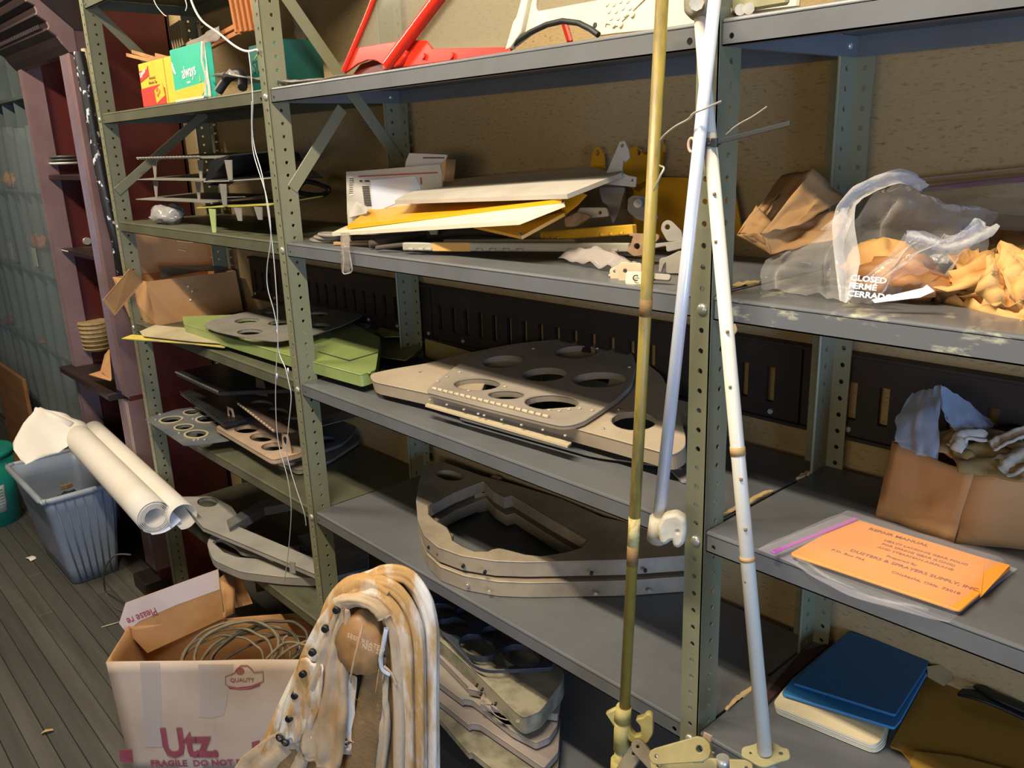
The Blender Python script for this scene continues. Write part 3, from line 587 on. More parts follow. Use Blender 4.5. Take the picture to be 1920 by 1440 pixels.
obj('seal', ftube(WH, [(957, 94), (975, 78), (1000, 62), (1030, 48), (1060, 41), (1090, 45), (1112, 56), (1127, 67)], .0045, .006), black, t)
obj('hole', xf(cyl((0, 0, 0), (0, 0, .0008), .004, 10), WH.m @ Matrix.Translation((*WH.at(1118, 48), .0026))), black, t)
t = obj('red_strut', bar(H(1054, 30, y=.09), H(1070, 82, y=.09), .012, .008, (0, 1, 0), .003), redp); tag(t, 'short red strut standing behind the arched opening of the cream frame', 'strut')
t = obj('plastic_film', grid(lambda a, b: H(560-14*b+a*18, 92-70*b-a*6, y=.33)+Vector((nz((a, b, 9), 5, .006), nz((a, b, 5), 4, .01), 0)), 4, 16, .0006), clear); tag(t, 'strip of clear film hanging behind the perforated olive post', 'film')
# ================================================================ middle bay, second board
wcard = M('white_card', 'bdb7aa', 'b2ab9c', rough=.8)
t = thing('mailing_box', 'opened white mailing box with a red stripe and barcodes leaning on the back wall', 'box', H(740, 400, y=.22))
MB = Pl(H(740, 380, y=.2), (.1, -1, .08))
obj('box_front', MB.plate([(650, 322), (670, 321), (826, 308), (830, 330), (828, 380), (820, 440), (655, 440), (652, 400)], t=.004), wcard, t)
obj('flap', MB.plate([(757, 318), (760, 300), (766, 287), (836, 290), (834, 298), (826, 318)], t=.003, lift=-.004), wcard, t)
obj('edge', MB.plate([(826, 308), (836, 298), (832, 340), (828, 338)], t=.03, lift=-.016), M('box_card', 'b07a45'), t)
obj('print_stripe', MB.plate([(674, 330), (674, 332), (822, 325), (822, 323)], t=.001, lift=.0028), red_ink, t)
obj('print_stripe', MB.plate([(792, 297), (792, 295), (832, 295), (832, 297)], t=.001, lift=-.002), M('dark_red_ink', '4a2320', rough=.8), t)
obj('address_label', MB.plate([(697, 338), (780, 330), (795, 360), (700, 400)], t=.001, lift=.0028), M('bluish_label', 'c3cbdc', rough=.7), t)
obj('print_stripe', MB.plate([(790, 333), (792, 333), (793, 346), (791, 346)], t=.001, lift=.0032), red_ink, t)
for o in ([(656, 331), (663, 331), (665, 366), (658, 367)],):
    obj('label', MB.plate(o, t=.0008, lift=.0026), cream, t)
for k in range(9): obj('barcode_bar', MB.plate([(657, 334+k*3.4), (664, 334+k*3.4), (664, 335.6+k*3.4), (657, 335.6+k*3.4)], t=.0004, lift=.0033), ink, t)
for k in range(12): 
    v = 349+k*3.2; obj('barcode_bar', MB.plate([(681+k*.4, v), (694+k*.4, v), (694+k*.4, v+1.8), (681+k*.4, v+1.8)], t=.0004, lift=.0033), ink, t)
for k, w in enumerate((8, 14)): obj('print_line', MB.plate([(676+k*10, 338), (676+k*10+w*.6, 338), (676+k*10+w*.6, 341), (676+k*10, 341)], t=.0004, lift=.003), ink, t)
obj('flap', poly3([H(655, 398, y=.17), H(668, 378, y=.17), H(690, 388, y=.14), H(686, 400, y=.12), H(655, 408, y=.15)], .002), wcard, t)
# control surface blades in a pile
greyw = M('dusty_white_paint', 'b9b2a4', 'a39b8c', rough=.6, scale=5); brw = M('bright_white_paint', 'ddd2b4', 'd2c6a4', rough=.45, scale=5); yp = M('golden_yellow_paint', 'e3a416', 'd8970f', rough=.4, scale=5)
t = thing('tapered_vane', 'dusty white tapered blade on top of the blade pile', 'blade', H(900, 370, y=.15))
obj('blade', poly3([H(740, 376, y=.10), H(745, 372, y=.115), H(773, 356, y=.26), H(823, 338, y=.33), H(1110, 313, y=.33), H(1135, 320, y=.26), H(1168, 316, y=.25), H(1165, 324, y=.2), H(1063, 364, y=.08)], .008), greyw, t)
def horn(out, hs, y, m, t, tk=.004):
    P = Pl(H(out[0][0], out[0][1], y=y), (.25, -1, .1)); return obj('horn', P.plate(out, hs, t=tk, bev=.0008), m, t)
horn([(1138, 325), (1158, 278), (1163, 266), (1172, 265), (1178, 280), (1180, 295), (1174, 303), (1168, 299), (1166, 322)], [(1167, 273, .004)], .22, greyw, t)
horn([(1130, 344), (1168, 325), (1178, 330), (1193, 333), (1191, 350), (1160, 347)], [(1186, 338, .003)], .2, greyw, t)
t = thing('tapered_vane', 'golden yellow tapered blade under the dusty white blade', 'blade', H(850, 400, y=.12))
obj('blade', poly3([H(650, 424, y=.045), H(700, 386, y=.22), H(742, 378, y=.26), H(900, 370, y=.3), H(1063, 366, y=.16), H(1052, 373, y=.085)], .007), yp, t)
horn([(1052, 400), (1062, 372), (1085, 360), (1100, 366), (1082, 385), (1060, 402)], [], .15, yp, t)
t = thing('tapered_vane', 'bright white tapered blade under the golden yellow blade', 'blade', H(800, 430, y=.1))
obj('blade', poly3([H(622, 436, y=.03), H(648, 424, y=.12), H(800, 400, y=.24), H(1058, 372, y=.14), H(1058, 379, y=.09), H(972, 413, y=.035)], .008), brw, t)
t = thing('tapered_vane', 'folded yellow blade lowest in the blade pile', 'blade', H(970, 430, y=.1))
obj('blade', poly3([H(887, 423, y=.1), H(973, 414, y=.15), H(1056, 380, y=.2), H(1058, 399, y=.13), H(977, 443, y=.06)], .006), yp, t)
obj('rivet', cyl(H(976, 439, y=.058), H(976, 439, y=.05), .003, 8), M('dark_line', '2f3520'), t)
# yellow panel leaning at the rear of post three
t = thing('yellow_panel', 'large yellow panel with lugs leaning on the wall behind the poles', 'panel', H(1290, 430, y=.37))
YP = Pl((.9, .366, .42), (0, -1, .03)); ydk = M('ochre_yellow_paint', 'c98f12', 'b47e10', rough=.5, scale=4)
obj('panel', YP.plate([(1190, 350), (1225, 333), (1366, 335), (1376, 350), (1392, 438), (1190, 450)], t=.006, bev=.001), ydk, t)
for o in ([(1108, 316), (1112, 290), (1118, 276), (1126, 276), (1132, 292), (1134, 316)], [(1165, 340), (1172, 280), (1195, 275), (1210, 290), (1246, 285), (1246, 262), (1238, 330), (1200, 360), (1180, 350)]):
    obj('lug', YP.plate(o, [(o[2][0]+4, o[2][1]+10, .006)], t=.006, lift=.0), ydk, t)
# hinged strips lying at the front of the second board
strip_m = M('grey_primer_strip', 'a29c88', '8e8874', rough=.6, scale=10); tape_m = M('masking_tape', 'c6964f', rough=.8); ystrip = M('yellow_strip', 'd3a32a', 'b98f2a', rough=.5, scale=12)
def lstrip(name, label, p, q, w, hgt, m, tape=None, knuck=(), kn=True):
    t = thing(name, label, 'strip', p); p, q = Vector(p), Vector(q); d = q-p
    obj('strip_body', bar(p, q, w, hgt, (0, 0, 1), .002), m, t); n = d.cross(Vector((0, 0, 1))).normalized()
    if n.y > 0: n = -n
    for a, b in knuck: obj('hinge_knuckle', cyl(p+d*a+n*(w/2)-Vector((0, 0, hgt*.3)), p+d*b+n*(w/2)-Vector((0, 0, hgt*.3)), .0032, 8), m, t)
    if tape: obj('tape_band', bar(p+d*tape[0]+Vector((0, 0, 0)), p+d*tape[1], w+.0014, hgt+.0014, (0, 0, 1), .001), tape_m, t)
    return t
p, q = H(757, 462, z=Z2+.016), H(1182, 464, z=Z2+.026)
lstrip('hinged_strip', 'long grey hinged strip with a masking tape band along the front of the second board', p, q, .012, .016, strip_m, (.15, .33), [(a, a+.028) for a in (.03, .08, .12, .36, .42, .48, .54, .84, .93)])
p, q = H(820, 455, z=Z2+.018)+Vector((0, .02, 0)), H(1060, 460, z=Z2+.024)+Vector((0, .03, .004))
lstrip('hinged_strip', 'short grey strip lying behind the masking taped strip', p, q, .014, .01, strip_m)
p, q = H(990, 446, z=Z2+.032)+Vector((0, .04, 0)), H(1190, 430, y=.2)
lstrip('hinged_strip', 'dirty yellow hinged strip behind the long grey hinged strip', p, q, .014, .018, ystrip, None, [(a, a+.04) for a in (.05, .13, .2, .68, .78, .88)])
dk2 = M('grimy_hose', '4b4035', '332b24', rough=.8, scale=30, bump=.3)
for k, (a, b, c, r) in enumerate((((692, 458), (730, 450), (775, 440), .008), ((706, 465), (730, 462), (760, 460), .005), ((660, 447), (720, 445), (800, 440), .006), ((800, 440), (860, 436), (930, 440), .01))):
    t = obj('old_hose', tube([H(*a, z=Z2+r+.004), H(*b, z=Z2+r+.010)+Vector((0, .02, 0)), H(*c, z=Z2+r+.012)+Vector((0, .03, 0))], r, 5), dk2)
    tag(t, ('grimy split hose end beside the masking taped strip', 'thin grimy hose with a ferrule below the split hose', 'dark hose hidden under the bright white blade', 'thick dark hose under the folded yellow blade')[k], 'hose')
t = obj('wooden_stick', bar(H(628, 456, z=Z2+.005), H(692, 457, z=Z2+.005), .014, .007), M('pale_stick', 'a9845a', rough=.8)); tag(t, 'pale wooden stick behind the hanging clear strip', 'stick')
t = thing('tape_coil', 'stacked coils of grey strapping at the left end of the second grey board', 'coil', H(595, 450, z=Z2))
for k in range(3):
    c = H(590+k*4, 452-k*5, z=Z2+.004+k*.008); obj('coil_ring', tube([(c.x+(.05-.006*k)*math.cos(a*PI/8), c.y+.03+(.028-.004*k)*math.sin(a*PI/8), Z2+.004+.008*k) for a in range(16)], .0042, 2, cyc=True), M('grey_strapping', '8d8474', '766d5f', rough=.7), t)
    obj('coil_disc', xf(plate(circ(0, 0, .044-.006*k, 16, .023-.004*k), (), .006), Matrix.Translation((c.x, c.y+.03, Z2+.003+.008*k))), M('grey_strapping', '8d8474'), t)
t = obj('clear_strip', grid(lambda a, b: H(638+b*17+a*2, 437+a*74, y=-.006-.004*math.sin(a*PI)+.03*(1-min(1, a*3)))+Vector((0, nz((a*3, b, 1), 3, .003), 0)), 18, 4, .0012), film('clear_strip_film', '9c9284', .35)); tag(t, 'clear plastic strip hanging over the edge of the second grey board', 'strip')
t = obj('clear_strip_rim', tube([H(u, v, y=-.009) for u, v in ((642, 462), (645, 490), (643, 511), (650, 513), (660, 508), (658, 490), (655, 470))], .0014, 3), film('rim_film', 'c9c2b4', .5)); t.parent = bpy.data.objects['clear_strip']
t = obj('plastic_bag', grid(lambda a, b: H(1046+a*120, 488+a*24, z=Z2+.004)+Vector((0, b*.05, .022*math.sin(b*PI)*(.5+.5*math.sin(a*PI))+nz((a, b, 4), 7, .01)+.004)), 22, 8, .0006), film('dusty_film', 'b5aaa0', .55)); tag(t, 'dusty plastic bag flattened under the long grey strip', 'bag')
# loose brackets near the third post
brk = M('dusty_cream_metal', 'c3b394', 'a9987a', rough=.6, scale=14); brg = M('dusty_grey_metal', '8d8678', '777064', rough=.6, scale=14)
def bracket(label, out, hs, y, m, n=(.4, -1, .15), tk=.004, extra=None):
    t = thing('small_bracket', label, 'bracket', H(out[0][0], out[0][1], y=y)); P = Pl(H(out[0][0], out[0][1], y=y), n)
    obj('bracket_plate', P.plate(out, hs, t=tk, bev=.0008, rnd=.004), m, t)
    if extra: obj('bracket_foot', extra, m, t)
    return t
bracket('rusty cream lug bracket leftmost on the board edge by the poles', [(1144, 505), (1160, 498), (1162, 522), (1146, 524)], [(1153, 509, .003)], .045, brk, extra=box((.99, .048, Z2+.001), (1.03, .075, Z2+.005), .001))
bracket('cream channel bracket between the rusty lug and the bracket marked C', [(1161, 498), (1166, 492), (1203, 494), (1203, 527), (1161, 527)], [(1173, 508, .004)], .04, brk, tk=.006, extra=box((1.02, .045, Z2+.001), (1.07, .08, Z2+.005), .001))
t = bracket('pale bracket marked C at the board edge behind the yellow pole', [(1176, 510), (1226, 510), (1223, 532), (1174, 533)], [], .02, M('pale_bracket', 'ded0ab', 'cdbd94', rough=.6, scale=10), tk=.006)
P_ = Pl(H(1176, 510, y=.017), (.4, -1, .15)); obj('lettering', text('C', .013, P_.m @ Matrix.Translation((*P_.at(1186, 526), .0024)), bold=.0003), ink, t)
bracket('grey tongue bracket lying right of the yellow pole', [(1227, 514), (1258, 516), (1256, 526), (1228, 524)], [], .04, brg, (.2, -.8, .8))
bracket('upright grey lug bracket with one hole beside the silver tube', [(1240, 430), (1243, 418), (1252, 413), (1260, 416), (1278, 434), (1280, 452), (1252, 452)], [(1252, 426, .005)], .16, brg)
bracket('bent grey bracket standing below the upright grey lug', [(1238, 485), (1250, 483), (1276, 470), (1290, 480), (1285, 512), (1250, 512), (1250, 490), (1244, 496), (1240, 510), (1236, 510)], [], .12, brg)
bracket('pinkish clevis bracket standing behind the perforated post', [(1296, 495), (1301, 492), (1304, 515), (1299, 524), (1290, 526), (1292, 512)], [(1296, 512, .004)], .1, brk, tk=.012)
bracket('rusty hub bracket behind the yellow pole', [(1177, 470), (1184, 462), (1190, 442), (1182, 442), (1184, 438), (1235, 440), (1238, 446), (1215, 470), (1212, 478), (1190, 480)], [(1196, 462, .006)], .17, M('rusty_bracket', '9a7a58', '6e5138', rough=.7, scale=30), tk=.012)
bracket('dusty grey bracket with a bolt above the yellow hinged strip', [(1178, 396), (1179, 373), (1188, 367), (1210, 370), (1236, 408), (1225, 420), (1195, 410)], [], .24, brg, tk=.008, extra=cyl(H(1195, 380, y=.235), H(1196, 381, y=.215), .008, 10))
bracket('grey forked bracket under the dusty white blade', [(1124, 352), (1172, 352), (1160, 400), (1150, 420), (1140, 384), (1130, 378)], [], .26, brg, tk=.006)
bracket('cream channel piece behind the folded yellow blade', [(1088, 390), (1138, 390), (1142, 405), (1108, 408), (1082, 404)], [(1126, 399, .004)], .2, brk, tk=.008)
bracket('rusty link end under the cream channel piece', [(1060, 410), (1085, 398), (1110, 406), (1080, 424), (1062, 425)], [], .16, M('rusty_bracket', '9a7a58'), tk=.01)
bracket('grey box clevis right of the rusty hub bracket', [(1226, 465), (1252, 460), (1252, 472), (1300, 460), (1302, 450), (1254, 455), (1226, 458)], [], .15, brg, tk=.014)
# ================================================================ middle bay, third board: holed ribs
tanp = M('tan_primer', 'a89880', '96866f', rough=.5, scale=6); dusty_t = M('grey_tan_primer', '938878', '7d7365', rough=.55, scale=6)
k_ = .2; nrm3 = (0, -k_, 1)
t = thing('rib_pan', 'tan round nosed pan rib lowest in the rib pile on the third grey board', 'rib', (.6, .12, 0))
Q = Pl((.6, .09, .052), nrm3)
obj('rib_web', Q.plate([(693, 702), (740, 692), (802, 682), (880, 662), (960, 648), (1060, 645), (1150, 655), (1205, 676), (1240, 705), (1268, 760), (1285, 820), (1284, 840), (1262, 854), (1150, 823), (1067, 801), (851, 748), (700, 716)], [(1188, 790, .046, .034), (789, 698, .004), dict(o=[(920, 690), (1150, 690), (1130, 760), (1000, 770), (900, 740)])], t=.003, bev=.0012, edge=.03, flange=.012, rnd=.02), tanp, t)
for u, v in ((806, 752), (838, 761), (870, 770), (897, 778), (908, 781), (941, 789), (978, 799), (1018, 808), (1060, 819), (1131, 806), (1160, 770), (1090, 796)):
    obj('rivet', xf(cyl((0, 0, 0), (0, 0, .003), .003, 8), Matrix.Translation(Q.w(*Q.at(u, v), .001))), tanp if u < 890 else steel, t)
t = thing('holed_rib', 'grey tan rib with seven lens shaped holes on the tan pan rib', 'rib', (.6, .2, .08))
Q = Pl((.6, .09, .066), nrm3)
lens = lambda u, v, r, ry, a: dict(o=None)
hl = []
for u, v, r, ry, a in ((894, 721, .058, .03, .25), (949, 741, .042, .02, .3), (1034, 755, .06, .032, .25), (943, 679, .05, .034, .3), (1021, 703, .052, .034, .3), (1124, 713, .058, .036, .3), (1081, 661, .05, .034, .3)): hl.append((u, v, r, ry, a))
obj('rib_web', Q.plate([(798, 735), (812, 722), (851, 690), (880, 672), (915, 655), (968, 645), (1046, 637), (1120, 640), (1163, 649), (1186, 664), (1192, 685), (1184, 722), (1158, 748), (1120, 774), (1095, 790), (1075, 797), (1053, 799), (1028, 794), (900, 762)], hl, t=.003, bev=.001, flange=.014, edge=.008, rnd=.015), dusty_t, t)
a_, b_ = Q.w(*Q.at(812, 731), .004), Q.w(*Q.at(1032, 786), .004)
for k in range(19): obj('hinge_knuckle', cyl(a_.lerp(b_, k/19), a_.lerp(b_, (k+.82)/19), .0038, 8), brk, t)
for u, v in ((821, 717), (838, 709), (862, 700), (947, 727), (1049, 773), (1067, 770), (1087, 768), (1110, 772), (1030, 771), (879, 735), (1180, 690), (1120, 655), (1000, 655)):
    obj('rivet', xf(cyl((0, 0, 0), (0, 0, .003), .0034, 8), Matrix.Translation(Q.w(*Q.at(u, v), .001))), brk, t)
obj('clip', bar(H(974, 651, y=.34), H(1008, 645, y=.345), .006, .004), brg, t)
t = obj('flat_plate', Pl((.6, .05, .034), (0, .0, 1)).plate([(797, 761), (802, 757), (1072, 831), (1064, 838)], t=.004, rnd=.001), M('cream_primer', 'bfae8c', 'ab9a79', rough=.55)); tag(t, 'thin cream plate under the tan pan rib', 'plate')
t = obj('flat_plate', Pl((.6, .05, .008), (0, 0, 1)).plate([(860, 785), (1100, 853), (1125, 858), (1280, 880), (1280, 840), (950, 760)], t=.003, rnd=.008), blu); tag(t, 'dark blue grey plate lowest under the thin cream plate', 'plate')
t = obj('flat_plate', Pl((1.1, .1, .004), (0, 0, 1)).plate([(1255, 880), (1300, 862), (1350, 880), (1340, 896), (1280, 905)], t=.004, rnd=.008), M('pale_grey_sheet', '8d8a86', rough=.5)); tag(t, 'pale grey sheet poking out behind the perforated post on the third board', 'sheet')
# ================================================================ middle bay, fourth board: two nose rings
def ring_px(dv=0): 
    out = [(802, 866), (792, 885), (785, 908), (781, 940), (784, 974), (796, 1004), (821, 1026), (865, 1042), (927, 1052), (985, 1054), (1052, 1053), (1177, 1050), (1293, 1042), (1300, 1010), (1240, 995), (1127, 970), (1052, 936), (952, 906), (902, 893), (834, 868)]
    inn = [(803, 950), (850, 925), (906, 903), (925, 922), (945, 934), (960, 930), (1030, 972), (1102, 1012), (1090, 1028), (1060, 1037), (1015, 1044), (985, 1041), (959, 1034), (943, 1030), (934, 1029), (923, 1031), (915, 1035), (890, 1035), (868, 1026), (848, 1014), (846, 1004), (838, 990), (815, 976), (804, 966)]
    return out, inn
alw = M('scuffed_alloy', 'a3937a', '877a68', rough=.45, metal=.15, scale=8, lo=.4, hi=.65)
for k, (z, lab) in enumerate(((Z4+.078, 'upper grey alloy nose ring with a wide cut out on the fourth grey board'), (Z4+.036, 'lower grey alloy nose ring under the upper one on the fourth grey board'))):
    t = thing('nose_ring', lab, 'rib ring', (.6, .15, z)); Q0 = Pl((.6, .1, Z4+.078), (0, 0, 1)); o, i = ring_px()
    me = Q0.plate(o, [dict(o=i), (843, 892, .045, .028)], t=.003, bev=.0012, edge=.034, flange=.028, rnd=.004)
    me.transform(Matrix.Translation((.012*k, -.004*k, -.042*k))); obj('ring_web', me, alw, t)
    for u, v in ((804, 1017), (822, 1030), (868, 1052), (909, 1063), (1109, 1065), (1210, 1060)):
        c = Q0.at(u, v-8); obj('rivet_hole', cyl(Vector(Q0.w(*c))+Vector((.012*k, 0, -.042*k-.02)), Vector(Q0.w(*c))+Vector((.012*k+.004, -.005, -.042*k-.02)), .004, 8), black if k == 0 else steel, t)
    b0 = Q0.w(*Q0.at(905, 903)); dz = Vector((.01*k, 0, -.042*k))
    obj('corner_bracket', xf(plate(rounded([(-.025, -.045), (.03, -.045), (.03, 0), (-.025, 0)], .004), [circ(.002, -.02, .012, 14)], .003), Matrix.Translation(dz) @ frame(b0, (.25, 1, 0), (0, 0, 1))), alw, t)
    obj('corner_bracket', obox(b0+dz+Vector((-.004, .05, -.022)), (.03, 0, 0), (0, .02, 0), (0, 0, .04), .003), alw, t)
    b1 = Q0.w(*Q0.at(845, 1004)); obj('corner_bracket', obox(b1+dz+Vector((-.012, .0, -.016)), (.02, .016, 0), (-.01, .012, 0), (0, 0, .03), .003), alw, t)
# ================================================================ middle bay, bottom board: pile of ribs
gm = M('gunmetal_rib', '4c5058', '3f4148', rough=.35, metal=.3, scale=6); olt = M('olive_tan_primer', '8f866c', '6b6450', rough=.6, scale=14, lo=.42, hi=.6)
t = thing('holed_rib', 'dark gunmetal rib with round holes on top of the bottom pile', 'rib', (.6, .2, Z5+.15)); Q = Pl((.6, .1, Z5+.165), (0, -.02, 1))
obj('rib_web', Q.plate([(790, 1128), (800, 1150), (840, 1198), (888, 1247), (905, 1255), (925, 1257), (1036, 1252), (1040, 1230), (960, 1160), (860, 1100)], [(829, 1146, .04, .03), (850, 1174, .046, .032), (895, 1210, .052, .036), (934, 1190, .044, .034), (978, 1230, .05, .036), (880, 1150, .036, .03)], t=.003, bev=.001, flange=.014, edge=.008, rnd=.01), gm, t)
t = thing('rib_pan', 'olive tan pan rib with a blunt end under the dark gunmetal rib', 'rib', (.7, .1, Z5+.12)); Q = Pl((.6, .1, Z5+.138), (0, -.02, 1))
obj('rib_web', Q.plate([(800, 1180), (830, 1205), (900, 1268), (967, 1335), (982, 1346), (1012, 1334), (1026, 1316), (1054, 1280), (1058, 1262), (1000, 1210), (850, 1110)], [(972, 1352, .004)], t=.003, bev=.0012, edge=.042, rnd=.012), olt, t)
for u, v in ((895, 1275), (905, 1283), (930, 1310), (903, 1292)): obj('rivet_hole', cyl(H(u, v+8, z=Z5+.12), H(u, v+8, z=Z5+.12)+Vector((.004, -.006, 0)), .003, 8), black, t)
pt2 = [M('pinkish_alloy', '9b8c80', '85776c', rough=.5, metal=.1, scale=6), dusty_t, M('pinkish_alloy', '9b8c80'), olt]
for k in range(4):
    z = Z5+.094-.024*k; dv = k*2
    lab = ('narrow olive edged rib third from the top of the bottom pile', 'pinkish grey rib with a notched edge fourth from the top of the bottom pile', 'pinkish grey rib with a long turned edge fifth in the bottom pile', 'lowest grey rib of the bottom pile')[k]
    t = thing('holed_rib', lab, 'rib', (.6, .1, z)); Q = Pl((.6, .1, z), (0, 0, 1))
    o = ([(800, 1206), (880, 1289), (877, 1291), (905, 1297), (900, 1320), (1046, 1340), (1050, 1300), (900, 1180)],
         [(800, 1262), (867, 1312), (870, 1310), (885, 1312), (960, 1370), (1005, 1393), (1030, 1382), (1044, 1360), (1052, 1300), (900, 1180)],
         [(800, 1295), (880, 1359), (884, 1356), (900, 1358), (1020, 1440), (1046, 1410), (1050, 1350), (900, 1220)],
         [(800, 1318), (880, 1412), (885, 1410), (960, 1470), (1046, 1440), (1050, 1380), (900, 1250)])[k]
    obj('rib_web', Q.plate(o, [(950, 1330+10*k, .04, .03)], t=.003, bev=.001, edge=.016, rnd=.006), pt2[k], t)
t = obj('wooden_pole', cyl(H(1050, 1445, y=.12), H(1195, 1372, y=.3), .012, 10), M('dim_wood', '6b4f2c', rough=.8)); tag(t, 'dim brown pole lying at the back of the bottom middle board', 'pole')
# ================================================================ right bay, top board
lk = M('olive_linkage', '8d8763', '6f6a49', rough=.5, scale=20)
t = thing('control_linkage', 'olive metal linkage pieces lying on the top board right of the poles', 'linkage', (W+.1, .05, Z1))
obj('arm', bar(H(1352, 14, y=.03), H(1480, -8, y=.03), .02, .008, (0, 1, 0), .003), lk, t); obj('arm', bar(H(1350, 22, y=.06), H(1500, 4, y=.06), .014, .008, (0, 1, 0), .003), M('pale_linkage', 'c9c1a6', rough=.5), t)
for u, v in ((1388, 18), (1404, 16), (1362, 20)): obj('bolt', cyl(H(u, v, y=.02), H(u, v, y=.04), .007, 10), steel, t)
# ================================================================ right bay, second board
brown = M('brown_paper', 'aa8252', '967046', rough=.85, scale=5, bump=.25, bscale=18)
t = thing('paper_bag', 'open brown paper bag with a zigzag mouth lying beside the perforated post', 'bag', H(1500, 450, y=.2))
def quad_sheet(c, nu, nv, cr=.006, seed=0, t_=.0012, zig=0):
    a, b, d, e = [Vector(x) for x in c]
    def fn(s, r):
        p = a.lerp(b, s).lerp(e.lerp(d, s), r); k = math.sin(s*PI)*math.sin(r*PI)
        v = Vector((nz((s*3, r*3, seed), 1.3, cr), nz((s*3, r*3, seed+9), 1.3, cr), nz((s*3, r*3, seed+4), 1.5, cr)))*(.3+k)
        if zig and r > .99: v.z += .003*(int(round(s*nu)) % 2)
        return p+v
    return grid(fn, nu, nv, t_)
m0, m1, m2, m3 = H(1383, 442, y=.14), H(1425, 437, y=.10), H(1523, 316, y=.22), H(1465, 332, y=.28)
b0, b1, b2 = H(1446, 477, y=.14), H(1560, 440, y=.12), H(1600, 380, y=.26)
obj('bag_front', quad_sheet((H(1446, 476, y=.10), H(1565, 446, y=.13), H(1600, 385, y=.25), H(1428, 436, y=.09)), 14, 10, .01, 1), brown, t)
obj('bag_front', quad_sheet((H(1428, 437, y=.09), H(1500, 420, y=.11), H(1585, 372, y=.26), H(1524, 316, y=.2)), 14, 10, .008, 2), brown, t)
obj('bag_side', quad_sheet((H(1382, 440, y=.13), H(1446, 477, y=.1), H(1440, 450, y=.095), H(1420, 434, y=.1)), 8, 8, .004, 3), brown, t)
obj('bag_back', quad_sheet((H(1382, 441, y=.13), H(1430, 430, y=.2), H(1522, 318, y=.27), H(1466, 330, y=.28)), 12, 10, .008, 5), brown, t)
obj('bag_back', quad_sheet((H(1384, 436, y=.14), H(1424, 438, y=.1), H(1452, 418, y=.18), H(1418, 385, y=.2)), 8, 8, .006, 6), brown, t)
crm2 = film('clear_poly', 'e6dfd6', .17, rough=.1, bump=.7, bscale=30)
t = thing('clear_bag', 'crumpled clear plastic bag with white warning print on the second board', 'bag', H(1600, 560, z=Z2))
def path_sheet(rows, nu, nv, cr, seed, t_=0):
    """sheet through rows of 3-D points"""
    R = [smooth(r, 8) for r in rows]; n = len(R)
    def fn(a, b):
        f = b*(n-1); k = min(int(f), n-2); f -= k
        g = lambda r: r[min(len(r)-1, int(round(a*(len(r)-1))))]
        p = g(R[k]).lerp(g(R[k+1]), f)
        return p+Vector((nz((a*6, b*4, seed), 1.2, cr), nz((a*6, b*4, seed+3), 1.2, cr), nz((a*6, b*4, seed+7), 1.4, cr)))
    return grid(fn, nu, nv, t_)
obj('bag_sheet', path_sheet([[H(1425, 540, z=Z2+.003), H(1500, 550, z=Z2+.003), H(1590, 568, z=Z2+.003)], [H(1432, 492, y=.1), H(1500, 495, y=.07), H(1585, 520, y=.06)], [H(1500, 460, y=.16), H(1560, 430, y=.14), H(1590, 420, y=.1)], [H(1575, 400, y=.17), H(1582, 395, y=.16), H(1590, 385, y=.15)]], 18, 14, .008, 1), crm2, t)
obj('mouth_edge', ribbon([H(1585, 566, y=.03), H(1590, 500, y=.06), H(1582, 420, y=.1), H(1595, 375, y=.12), H(1640, 345, y=.14), H(1690, 330, y=.16), (H(1735, 350, y=.2))], [.012, .03, .028, .022, .022, .02, .014], 0, (.3, -1, .3), sm=8, wav=.006, ws=60, seed=2, nv=6), film('clear_fold', 'e4e0dc', .26, rough=.12, bump=.8, bscale=40), t)
obj('bag_sheet', path_sheet([[H(1590, 565, z=Z2+.003), H(1650, 566, z=Z2+.002), H(1750, 548, z=Z2+.004)], [H(1600, 540, y=.07), H(1700, 500, y=.08), H(1800, 500, y=.13)], [H(1700, 442, y=.1), H(1760, 455, y=.12), H(1845, 420, y=.16)], [H(1702, 436, y=.12), H(1765, 450, y=.14), H(1845, 415, y=.18)]], 22, 16, .01, 5), crm2, t)
obj('mouth_edge', ribbon([H(1699, 442, y=.1), H(1730, 446, y=.11), H(1770, 460, y=.12), H(1810, 448, y=.13), H(1840, 430, y=.15), H(1850, 420, y=.17)], [.014, .016, .014, .02, .03, .03], 0, (.3, -1, .3), sm=8, wav=.005, ws=60, seed=6, nv=6), film('clear_fold', 'f2eeea', .42), t)
obj('bag_sheet', path_sheet([[H(1600, 500, y=.2), H(1700, 490, y=.2), H(1840, 500, y=.22)], [H(1600, 420, y=.2), H(1720, 430, y=.22), H(1868, 430, y=.25)], [H(1640, 360, y=.18), H(1740, 390, y=.2), H(1860, 390, y=.26)], [H(1690, 340, y=.17), H(1740, 358, y=.19), H(1780, 395, y=.24)]], 18, 14, .012, 8), crm2, t)
P_ = Pl(H(1620, 545, y=.045), (.45, -1, .9), (1, .3, 0))
obj('lettering', text('CLOSED\nFERMÉ\nCERRADO', .0112, P_.m @ Matrix.Translation((*P_.at(1594, 526), .001)), bold=.0003), white, t)
obj('print_strip', Pl(H(1680, 560, y=.03), (.25, -1, .6)).plate([(1635, 562), (1730, 540), (1738, 534), (1752, 546), (1725, 558), (1640, 568)], t=.0006), white, t)
tornm = M('torn_kraft', 'cf9f5f', 'bd8b4c', rough=.85, scale=6, bump=.3, bscale=25)
t = thing('torn_paper', 'torn and crumpled kraft paper at the right end of the second board', 'paper', H(1850, 570, z=Z2))
